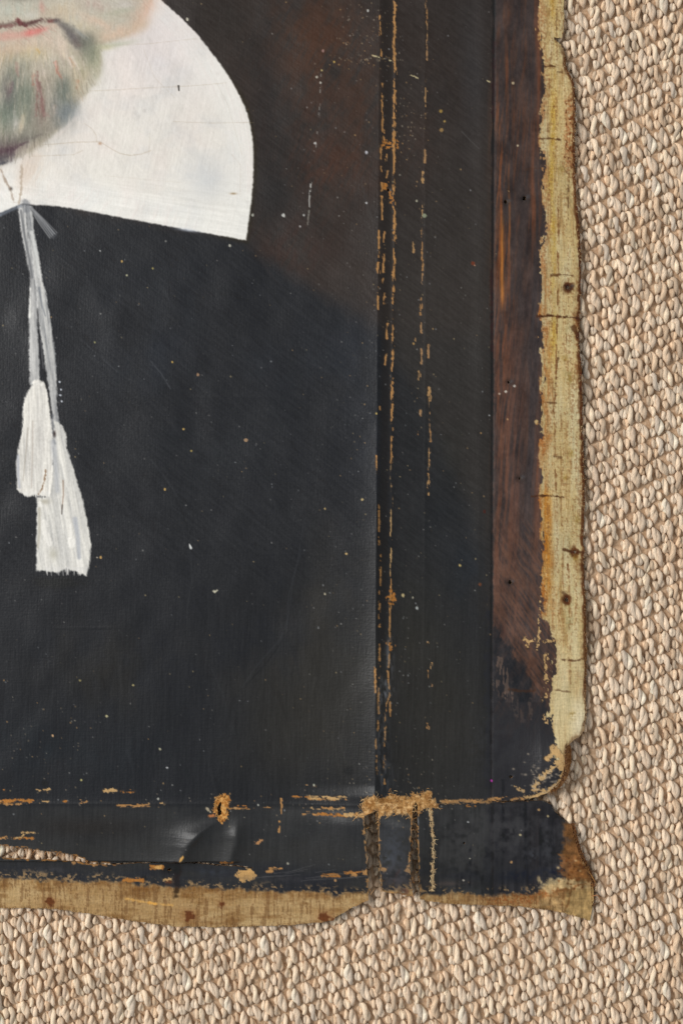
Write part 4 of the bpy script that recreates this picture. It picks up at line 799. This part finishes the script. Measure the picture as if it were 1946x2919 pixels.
IDX = np.arange(GH * GW).reshape(GH, GW)
P3f = P3.reshape(-1, 3); LINf = LIN.reshape(-1, 3); ROf = RO.reshape(-1); NRf = NRM.reshape(-1, 3)
GS = np.stack([gxS, -gyS, 0 * gxS], -1).reshape(-1, 3)
RIMC = srgb_lin(np.array([[150., 112., 70.]])).astype(np.float32)
def sheet_part(name, k, mat, parent, label=None):
    m = lab == k
    if not m.any(): return None
    q = np.stack([IDX[:-1, :-1][m], IDX[1:, :-1][m], IDX[1:, 1:][m], IDX[:-1, 1:][m]], 1)
    u, inv = np.unique(q, return_inverse=True); q2 = inv.reshape(-1, 4)
    # thickness: a skirt 0.9 mm deep under every free edge
    ed = []
    pad = np.pad(lab > 0, 1)
    up, dn_, lf, rt = ~pad[:-2, 1:-1], ~pad[2:, 1:-1], ~pad[1:-1, :-2], ~pad[1:-1, 2:]
    for cond, a_, b_ in ((m & up, IDX[:-1, :-1], IDX[:-1, 1:]), (m & dn_, IDX[1:, 1:], IDX[1:, :-1]), (m & lf, IDX[1:, :-1], IDX[:-1, :-1]), (m & rt, IDX[:-1, 1:], IDX[1:, 1:])):
        ed.append(np.stack([a_[cond], b_[cond]], 1))
    ed = np.concatenate(ed)
    co, col, ro, no = P3f[u], LINf[u], ROf[u], NRf[u]
    if len(ed):
        e = ed.ravel(); t = P3f[e]; bt_ = t - np.array([0, 0, .0009]); base_i = len(u); ne = len(e)
        on = -GS[e]; on /= (np.linalg.norm(on, axis=1, keepdims=True) + 1e-6); on[:, 2] = .25; on /= np.linalg.norm(on, axis=1, keepdims=True)
        co = np.concatenate([co, t, bt_]); cc = np.repeat(RIMC, ne, 0) * .5 + .5 * LINf[e]
        col = np.concatenate([col, cc, np.repeat(RIMC, ne, 0) * .8]); ro = np.concatenate([ro, np.full(ne * 2, .9)]); no = np.concatenate([no, on, on])
        i0 = base_i + np.arange(0, ne, 2); sk = np.stack([i0, i0 + 1, i0 + 1 + ne, i0 + ne], 1)
        q2 = np.concatenate([q2, sk])
    o = obj(name, raw_mesh(name, co, q2, col, ro, no), mat, parent)
    if label: o['label'] = label
    return o

painting = bpy.data.objects.new('oil_painting', None); COLL.objects.link(painting)
painting.location = (0, 0, 0)
painting['label'] = 'old unstretched portrait painting on dark worn canvas with torn edges, lying on the beige rug'
painting['category'] = 'painting'
sheet_part('painted_canvas', 1, M_PAINT, painting, 'dark robe and brown background with cracked vertical creases')
sheet_part('tacking_margin', 2, M_PAINT, painting, 'right turn-over edge, brown paint giving way to raw yellow canvas')
lower_margin = sheet_part('tacking_margin', 3, M_PAINT, painting, 'lower turn-over edge, torn and black with raw tan canvas below')
sheet_part('canvas_flap', 4, M_PAINT, lower_margin, 'grey strip of canvas between the two upright slits')
collar = sheet_part('painted_collar', 5, M_PAINT, painting, 'broad white painted collar with a curved right edge')
sheet_part('painted_face', 6, M_PAINT, painting, 'lower face with closed mouth and grey beard, painted')
sheet_part('painted_bow', 7, M_PAINT, collar, 'short grey brushed end of the collar tie')
sheet_part('painted_cord', 8, M_PAINT, painting, 'left grey painted cord')
sheet_part('painted_cord', 9, M_PAINT, painting, 'right grey painted cord')
sheet_part('painted_tassel', 10, M_PAINT, painting, 'longer lower right white tassel')
sheet_part('painted_tassel', 11, M_PAINT, painting, 'shorter left white tassel')

# back of the canvas showing under the lifted lower right corner
def small_patch(name, pts, zfun, colfun, mat, parent, label=None, step=2.4):
    p = np.asarray(pts, float)
    xs = np.arange(p[:, 0].min() - 4, p[:, 0].max() + 6, step); ys = np.arange(p[:, 1].min() - 4, p[:, 1].max() + 6, step)
    X, Y = np.meshgrid(xs, ys); X = X.astype(np.float32); Y = Y.astype(np.float32)
    s = sdpoly(p, X, Y) + 1.4 * fbm(X, Y, 8, 8, 2, 2)
    f = fc(s) > 0; I = np.arange(X.size).reshape(X.shape)
    q = np.stack([I[:-1, :-1][f], I[1:, :-1][f], I[1:, 1:][f], I[:-1, 1:][f]], 1)
    u, inv = np.unique(q, return_inverse=True)
    co = to_world(X, Y, zfun(X, Y)).reshape(-1, 3)[u]; col = srgb_lin(colfun(X, Y)).reshape(-1, 3)[u]
    o = obj(name, raw_mesh(name, co, inv.reshape(-1, 4), col, np.full(len(u), .92), None), mat, parent)
    if label: o['label'] = label
    return o
small_patch('folded_edge', [(1560, 2090), (1622, 2112), (1630, 2140), (1631, 2176), (1618, 2218), (1600, 2244), (1570, 2262), (1550, 2240)],
            lambda X, Y: 3.2 + 2.2 * np.exp(-((X - 1590) / 26) ** 2) + .3 * fbm(X, Y, 14, 14, 3, 2),
            lambda X, Y: np.array((152, 104, 60.)) + (fbm(X, Y, 7, 9, 4, 3) * 26)[..., None] + (fbm(X, Y, 20, 30, 5, 2) * 22)[..., None], M_RAW, painting, 'brown back of the canvas curling out under the corner')
small_patch('folded_edge', [(1628, 2352), (1640, 2352), (1650, 2400), (1668, 2450), (1700, 2518), (1697, 2540), (1660, 2480), (1636, 2420)],
            lambda X, Y: 1.5 + .5 * fbm(X, Y, 20, 20, 3, 2), lambda X, Y: np.array((128, 82, 46.)) + (fbm(X, Y, 7, 14, 6, 3) * 24)[..., None], M_RAW, lower_margin, 'brown frayed fold beside the lower corner')

# loose threads and frayed fibres ---------------------------------------------------------------
def tubes_mesh(name, paths, cols, sides=4):
    V, Q, K = [], [], []
    off = 0
    for (pts, r), c in zip(paths, cols):
        pts = np.asarray(pts, float); n = len(pts)
        tan = np.gradient(pts, axis=0); tan /= np.linalg.norm(tan, axis=1, keepdims=True) + 1e-9
        upv = np.array([0, 0, 1.0]); s = np.cross(tan, upv); s /= np.linalg.norm(s, axis=1, keepdims=True) + 1e-6; w = np.cross(s, tan)
        rr = r * (1 - .75 * np.linspace(0, 1, n) ** 2)
        for k in range(sides):
            a = 2 * math.pi * k / sides
            V.append(pts + (s * math.cos(a) + w * math.sin(a)) * rr[:, None])
        base_ = off
        for k in range(sides):
            k2 = (k + 1) % sides
            for i in range(n - 1):
                Q.append((base_ + k * n + i, base_ + k2 * n + i, base_ + k2 * n + i + 1, base_ + k * n + i + 1))
        K.append(np.repeat(np.asarray(c)[None], n * sides, 0)); off += n * sides
    return raw_mesh(name, np.concatenate(V), np.asarray(Q), srgb_lin(np.concatenate(K).astype(float)), np.full(off, .85), None)
Zat = lambda x, y: float(Z[min(GH - 1, max(0, int((y - GY0) / STEP))), min(GW - 1, max(0, int((x - GX0) / STEP)))])
W3 = lambda x, y, z: to_world(np.float64(x), np.float64(y), np.float64(z))
for pts, r, c in [([(1655, 2455, 2.4), (1668, 2468, 3.4), (1680, 2488, 3.8), (1692, 2508, 3.2), (1703, 2528, 2.2)], .00028, (186, 134, 70)),
                  ([(1055, 2556, 3.2), (1062, 2545, 3.8), (1069, 2536, 3.6)], .0002, (198, 156, 110)), ([(1690, 2560, 2.6), (1704, 2556, 3.0), (1712, 2566, 2.2), (1706, 2574, 1.8)], .0003, (176, 118, 76))]:
    t = obj('loose_thread', tubes_mesh('loose_thread', [([W3(*p) for p in pts], r)], [c], 5), M_RAW, lower_margin)
paths, cols = [], []
def fibre(x, y, ang, L, c, r=.00016, lift=.8):
    z = Zat(x, y) + .15; pts = []
    a = ang; px_, py_ = x, y
    for i in range(4):
        pts.append(W3(px_, py_, z + lift * math.sin(i / 3 * 2.2))); px_ += L / 3 * math.cos(a); py_ += L / 3 * math.sin(a); a += rng.uniform(-.6, .6)
    paths.append((pts, r)); cols.append(np.array(c) + rng.uniform(-18, 18))
for k in range(130):
    i = rng.randint(len(PATCH)); a_, b_ = PATCH[i], PATCH[(i + 1) % len(PATCH)]; t = rng.rand()
    x, y = a_[0] + (b_[0] - a_[0]) * t + rng.normal(0, 3), a_[1] + (b_[1] - a_[1]) * t + rng.normal(0, 3)
    fibre(x, y, rng.uniform(0, 6.28), rng.uniform(6, 15), random.choice([(222, 184, 130), (204, 158, 100), (184, 134, 80)]))
for k in range(80):
    x, y = rng.uniform(1036, 1236), rng.uniform(2266, 2306); fibre(x, y, rng.uniform(0, 6.28), rng.uniform(5, 12), random.choice([(214, 172, 116), (196, 150, 94), (160, 112, 62)]))
for k in range(60):
    t = rng.rand(); y = 2300 + 240 * t; x = np.interp(y, [2300, 2370, 2420, 2470, 2540], [1224, 1232, 1233, 1231, 1233]) + rng.normal(0, 3); fibre(x, y, rng.choice([1.2, 1.9, -1.4, .4, 2.8]) + rng.uniform(-.4, .4), rng.uniform(6, 15), random.choice([(222, 196, 150), (206, 170, 122)]))
for k in range(36):
    s_ = rng.choice([0, 1, 2, 3]); y = rng.uniform(2320, 2550)
    x = [np.interp(y, [2320, 2440, 2550], [1041, 1046, 1052]), np.interp(y, [2320, 2440, 2540], [1074, 1077, 1085]), np.interp(y, [2320, 2440, 2540], [1172, 1167, 1178]), np.interp(y, [2320, 2440, 2550], [1185, 1187, 1192])][s_]
    fibre(x, y, rng.uniform(0, 6.28), rng.uniform(5, 11), random.choice([(206, 156, 96), (186, 130, 72)]), .00014)
for k in range(70):
    a = rng.uniform(0, 6.28); fibre(632 + 16 * math.cos(a), 2304 + 32 * math.sin(a), a + rng.uniform(-1, 1), rng.uniform(5, 12), random.choice([(216, 160, 88), (190, 128, 62)]), .00016)
for k in range(60):
    x = rng.uniform(-100, 280); y = np.interp(x, [-100, 0, 112, 208, 268], [2404, 2412, 2428, 2444, 2468]); fibre(x, y - 3, rng.uniform(.3, 2.8), rng.uniform(5, 13), (186, 128, 70), .00013)
for k in range(260):
    y = rng.uniform(-80, 2100); jx = int((1690 - GX0) / STEP); row = S[int((y - GY0) / STEP)]; xs_ = np.where(row > 0)[0]
    if len(xs_): fibre(gx[xs_[-1]] - 3, y, rng.uniform(-1.9, 1.9), rng.uniform(4, 10), random.choice([(176, 136, 90), (130, 86, 50), (200, 172, 126)]), .00012, .3)
for k in range(260):
    x = rng.uniform(-80, 1680); colS = S[:, int((x - GX0) / STEP)]; ys_ = np.where(colS > 0)[0]
    if len(ys_): fibre(x, gy[ys_[-1]] - 3, rng.uniform(.2, 2.9), rng.uniform(4, 10), random.choice([(166, 128, 84), (190, 156, 110), (140, 100, 60)]), .00012, .3)
for k in range(260):
    t = rng.rand(); P_ = [(1610, 2120), (1606, 2180), (1596, 2222), (1560, 2258)] if k % 2 else [(1625, 2352), (1640, 2400), (1660, 2455), (1688, 2512), (1692, 2590)]
    q = t * (len(P_) - 1); i = int(q); f = q - i; x = P_[i][0] + (P_[i + 1][0] - P_[i][0]) * f; y = P_[i][1] + (P_[i + 1][1] - P_[i][1]) * f
    fibre(x - 2, y, rng.uniform(-1.2, 1.4), rng.uniform(8, 24), random.choice([(96, 60, 32), (120, 78, 42), (150, 106, 60)]), .00017, -.6)
for k in range(300):
    y = rng.uniform(150, 2080); row = S[int((y - GY0) / STEP)]; xs_ = np.where(row > 0)[0]
    fibre(gx[xs_[-1]] - 3, y, rng.uniform(-1.5, 1.5), rng.uniform(5, 13), random.choice([(92, 56, 30), (112, 72, 40), (130, 90, 52)]), .00016, -.4)
fo = obj('frayed_fibres', tubes_mesh('frayed_fibres', paths, cols, 3), M_RAW, painting); fo['kind'] = 'stuff'

# ------------------------------------------------------------------ the rug
def yarn_material():
    m, nt, b = new_mat('undyed_yarn')
    at = nt.nodes.new('ShaderNodeAttribute'); at.attribute_name = 'paint'
    uv = nt.nodes.new('ShaderNodeAttribute'); uv.attribute_name = 'twist'
    mp = nt.nodes.new('ShaderNodeMapping'); mp.inputs['Scale'].default_value = (1, 1, 1)
    nt.links.new(uv.outputs['Vector'], mp.inputs['Vector'])
    ns = nt.nodes.new('ShaderNodeTexNoise'); ns.inputs['Scale'].default_value = 3.0; ns.inputs['Detail'].default_value = 4; ns.inputs['Roughness'].default_value = .6
    nt.links.new(mp.outputs['Vector'], ns.inputs['Vector'])
    mr = nt.nodes.new('ShaderNodeMapRange'); mr.inputs[1].default_value = .3; mr.inputs[2].default_value = .7; mr.inputs[3].default_value = .62; mr.inputs[4].default_value = 1.22
    nt.links.new(ns.outputs['Fac'], mr.inputs[0])
    mx = nt.nodes.new('ShaderNodeMix'); mx.data_type = 'RGBA'; mx.blend_type = 'MULTIPLY'; mx.inputs[0].default_value = 1
    nt.links.new(at.outputs['Color'], mx.inputs[6]); nt.links.new(mr.outputs[0], mx.inputs[7]); nt.links.new(mx.outputs[2], b.inputs['Base Color'])
    bp = nt.nodes.new('ShaderNodeBump'); bp.inputs['Strength'].default_value = .55; bp.inputs['Distance'].default_value = .0006
    nt.links.new(ns.outputs['Fac'], bp.inputs['Height']); nt.links.new(bp.outputs['Normal'], b.inputs['Normal'])
    b.inputs['Roughness'].default_value = .65; b.inputs['Specular IOR Level'].default_value = .22
    b.inputs['Sheen Weight'].default_value = .15
    return m
M_YARN = yarn_material()
def backing_material():
    m, nt, b = new_mat('rug_backing')
    tc = nt.nodes.new('ShaderNodeTexCoord'); ns = nt.nodes.new('ShaderNodeTexNoise'); ns.inputs['Scale'].default_value = 420; ns.inputs['Detail'].default_value = 4
    nt.links.new(tc.outputs['Object'], ns.inputs['Vector'])
    cr = nt.nodes.new('ShaderNodeValToRGB'); cr.color_ramp.elements[0].color = (.36, .22, .12, 1); cr.color_ramp.elements[1].color = (.66, .47, .31, 1); cr.color_ramp.elements[0].position = .3; cr.color_ramp.elements[1].position = .75
    nt.links.new(ns.outputs['Fac'], cr.inputs[0]); nt.links.new(cr.outputs[0], b.inputs['Base Color'])
    bp = nt.nodes.new('ShaderNodeBump'); bp.inputs['Strength'].default_value = .8; bp.inputs['Distance'].default_value = .001
    nt.links.new(ns.outputs['Fac'], bp.inputs['Height']); nt.links.new(bp.outputs['Normal'], b.inputs['Normal']); b.inputs['Roughness'].default_value = .9
    return m
M_BACK = backing_material()

def yarn_piece(L, Wd, H, rings, segs, plies, twist, col, seed):
    """one stitch along local Y: plied strands twisted round each other, arching up and diving into the backing at both ends"""
    r_ = np.random.RandomState(seed)
    V, U, K, Q = [], [], [], []
    bend = r_.uniform(-.10, .10); ph0 = r_.uniform(0, 6.28); fat = r_.uniform(-.18, .18)
    for s_ in range(plies):
        ph = ph0 + 2 * math.pi * s_ / plies; b0 = len(V); tone = 1.02 - .15 * s_ + r_.uniform(-.05, .03)  # second ply darker: highlight and groove shade of the plies put into colour
        for i in range(rings):
            t = -1 + 2 * i / (rings - 1)
            env = max(.3, (1 - abs(t) ** 3.6) ** .55) * (1 + fat * t)
            h = ph + twist * t
            rs_ = Wd * (.30 if plies == 2 else .27) * env; hr = Wd * (.21 if plies == 2 else .22) * env
            cx = bend * L * (t * t - .4) + hr * math.cos(h); cz = H * (.75 - .62 * abs(t) ** 3.0) + hr * .9 * math.sin(h); cy = t * L * .5
            for k in range(segs):
                a = 2 * math.pi * k / segs
                V.append((cx + rs_ * math.cos(a), cy, cz + rs_ * 1.0 * math.sin(a)))
                w = a - h * 1.5
                U.append((math.cos(w) * 1.2 + seed * 3.1 + s_ * 7, math.sin(w) * 1.2 + seed * 1.7, t * .5))
                K.append(np.clip(np.asarray(col) * tone * (1 + r_.uniform(-.02, .02)), 0, 250))
        for i in range(rings - 1):
            for k in range(segs):
                k2 = (k + 1) % segs
                Q.append((b0 + i * segs + k, b0 + i * segs + k2, b0 + (i + 1) * segs + k2, b0 + (i + 1) * segs + k))
    return np.array(V), np.array(Q), srgb_lin(np.array(K)), np.array(U)
def yarn_mesh(name, V, Q, K, U):
    me = raw_mesh(name, V, Q, K, None, None)
    a = me.attributes.new('twist', 'FLOAT_VECTOR', 'POINT'); a.data.foreach_set('vector', U.astype(np.float32).ravel())
    me.materials.append(M_YARN)
    return me

YCOLS = [(248, 223, 195), (246, 219, 189), (243, 213, 181), (249, 228, 204), (245, 217, 188), (240, 208, 174), (248, 223, 193), (247, 220, 191)]
KCOLS = [(246, 219, 188), (243, 213, 180), (248, 225, 198), (239, 205, 169), (245, 217, 186), (248, 222, 193)]
mm = PXM
loop_var, knot_var = [], []
for v in range(18):
    loop_var.append(yarn_piece(random.uniform(55, 61) * mm, random.uniform(23, 26) * mm, random.uniform(.0024, .0028), 9, 8, 2, random.choice([-1.9, -2.3, -1.6]), YCOLS[v % 8], v + 1))
for v in range(14):
    knot_var.append(yarn_piece(random.uniform(28, 32) * mm, random.uniform(19, 22) * mm, random.uniform(.0021, .0025), 7, 7, 2, random.choice([-.9, -1.3]), KCOLS[v % 6], v + 60))
loop_me = [yarn_mesh('yarn_loop', *v) for v in loop_var]; knot_me = [yarn_mesh('yarn_knot', *v) for v in knot_var]

rug_me = bpy.data.meshes.new('rug')
rug_me.from_pydata([(-.6, -.75, -.0031), (.6, -.75, -.0031), (.6, .75, -.0031), (-.6, .75, -.0031), (-.6, -.75, -.0095), (.6, -.75, -.0095), (.6, .75, -.0095), (-.6, .75, -.0095)], [],
                   [(0, 1, 2, 3), (7, 6, 5, 4), (0, 4, 5, 1), (1, 5, 6, 2), (2, 6, 7, 3), (3, 7, 4, 0)])
rug = obj('rug', rug_me, M_BACK); rug['kind'] = 'structure'
rug['label'] = 'beige woven rug of chunky twisted yarn stitches under the painting'

A = np.array((37.6, -16.4)); B = np.array((5.0, 60.5))
outl = np.asarray(OUT)
pieces = []
for i in range(-75, 95):
    for j in range(-30, 75):
        c0 = A * i + B * j + np.array((300.0, 1400.0))
        wob = np.array((5 * math.sin(c0[1] / 170 + i * .1), 6 * math.sin(c0[0] / 210 + 1)))
        for kind, off in (('loop', (0, 0)), ('knot', (20.0, -23.5)), ('knot', (25.0, 6.5))):
            p = c0 + wob + np.array(off) + rng.normal(0, 1.7, 2)
            if not (-200 < p[0] < 2240 and -230 < p[1] < 3200): continue
            pieces.append((kind, p))
pp = np.array([p for _, p in pieces], np.float32)
sd = sdpoly(OUT, pp[:, 0], pp[:, 1]); sd = np.minimum(sd, -sdpoly(SLIT, pp[:, 0], pp[:, 1]))
keep = sd < 130
vis = (sd < -24) & (pp[:, 0] > 12) & (pp[:, 0] < 1934) & (pp[:, 1] > 12) & (pp[:, 1] < 2907)
cand = {'loop': [i for i in range(len(pieces)) if vis[i] and pieces[i][0] == 'loop'], 'knot': [i for i in range(len(pieces)) if vis[i] and pieces[i][0] == 'knot']}
single = set()
for k_, l_ in cand.items():
    l_ = sorted(l_, key=lambda i: abs(pp[i, 0] - 1200) * .6 + abs(pp[i, 1] - 2650)); single.update(l_[:300])
rest = [[], [], [], []]; off = 0
for i, (kind, p) in enumerate(pieces):
    if not keep[i]: continue
    v = rng.randint(18 if kind == 'loop' else 14)
    ang = math.radians((15 if kind == 'loop' else 12) + rng.normal(0, 7))
    s = rng.uniform(.88, 1.1); z = rng.normal(0, .0002) + (-.0034 if kind == 'loop' else -.0034)
    x, y = (p[0] - 973) * PXM * 1.007, (1459.5 - p[1]) * PXM * 1.007
    flip = rng.rand() < .5
    if flip: ang += math.pi
    if i in single:
        o = bpy.data.objects.new('yarn_loop' if kind == 'loop' else 'yarn_knot', (loop_me if kind == 'loop' else knot_me)[v])
        COLL.objects.link(o); o.parent = rug; o.location = (x, y, z); o.rotation_euler = (rng.normal(0, .05), rng.normal(0, .1), ang); o.scale = (s, s, s)
    else:
        V, Q, K, U = (loop_var if kind == 'loop' else knot_var)[v]
        c_, s_ = math.cos(ang), math.sin(ang)
        W = V * s; W = np.stack([W[:, 0] * c_ - W[:, 1] * s_ + x, W[:, 0] * s_ + W[:, 1] * c_ + y, W[:, 2] + z], 1)
        rest[0].append(W); rest[1].append(Q + off); rest[2].append(K * rng.uniform(.86, 1.05)); rest[3].append(U); off += len(V)
ro_me = yarn_mesh('yarn_stitches', *[np.concatenate(r) for r in rest])
ro_ = bpy.data.objects.new('yarn_stitches', ro_me); COLL.objects.link(ro_); ro_.parent = rug; ro_['kind'] = 'stuff'
print('tris', sum(len(o.data.polygons) * 2 for o in scene.objects if o.type == 'MESH'), 'objects', len(scene.objects))
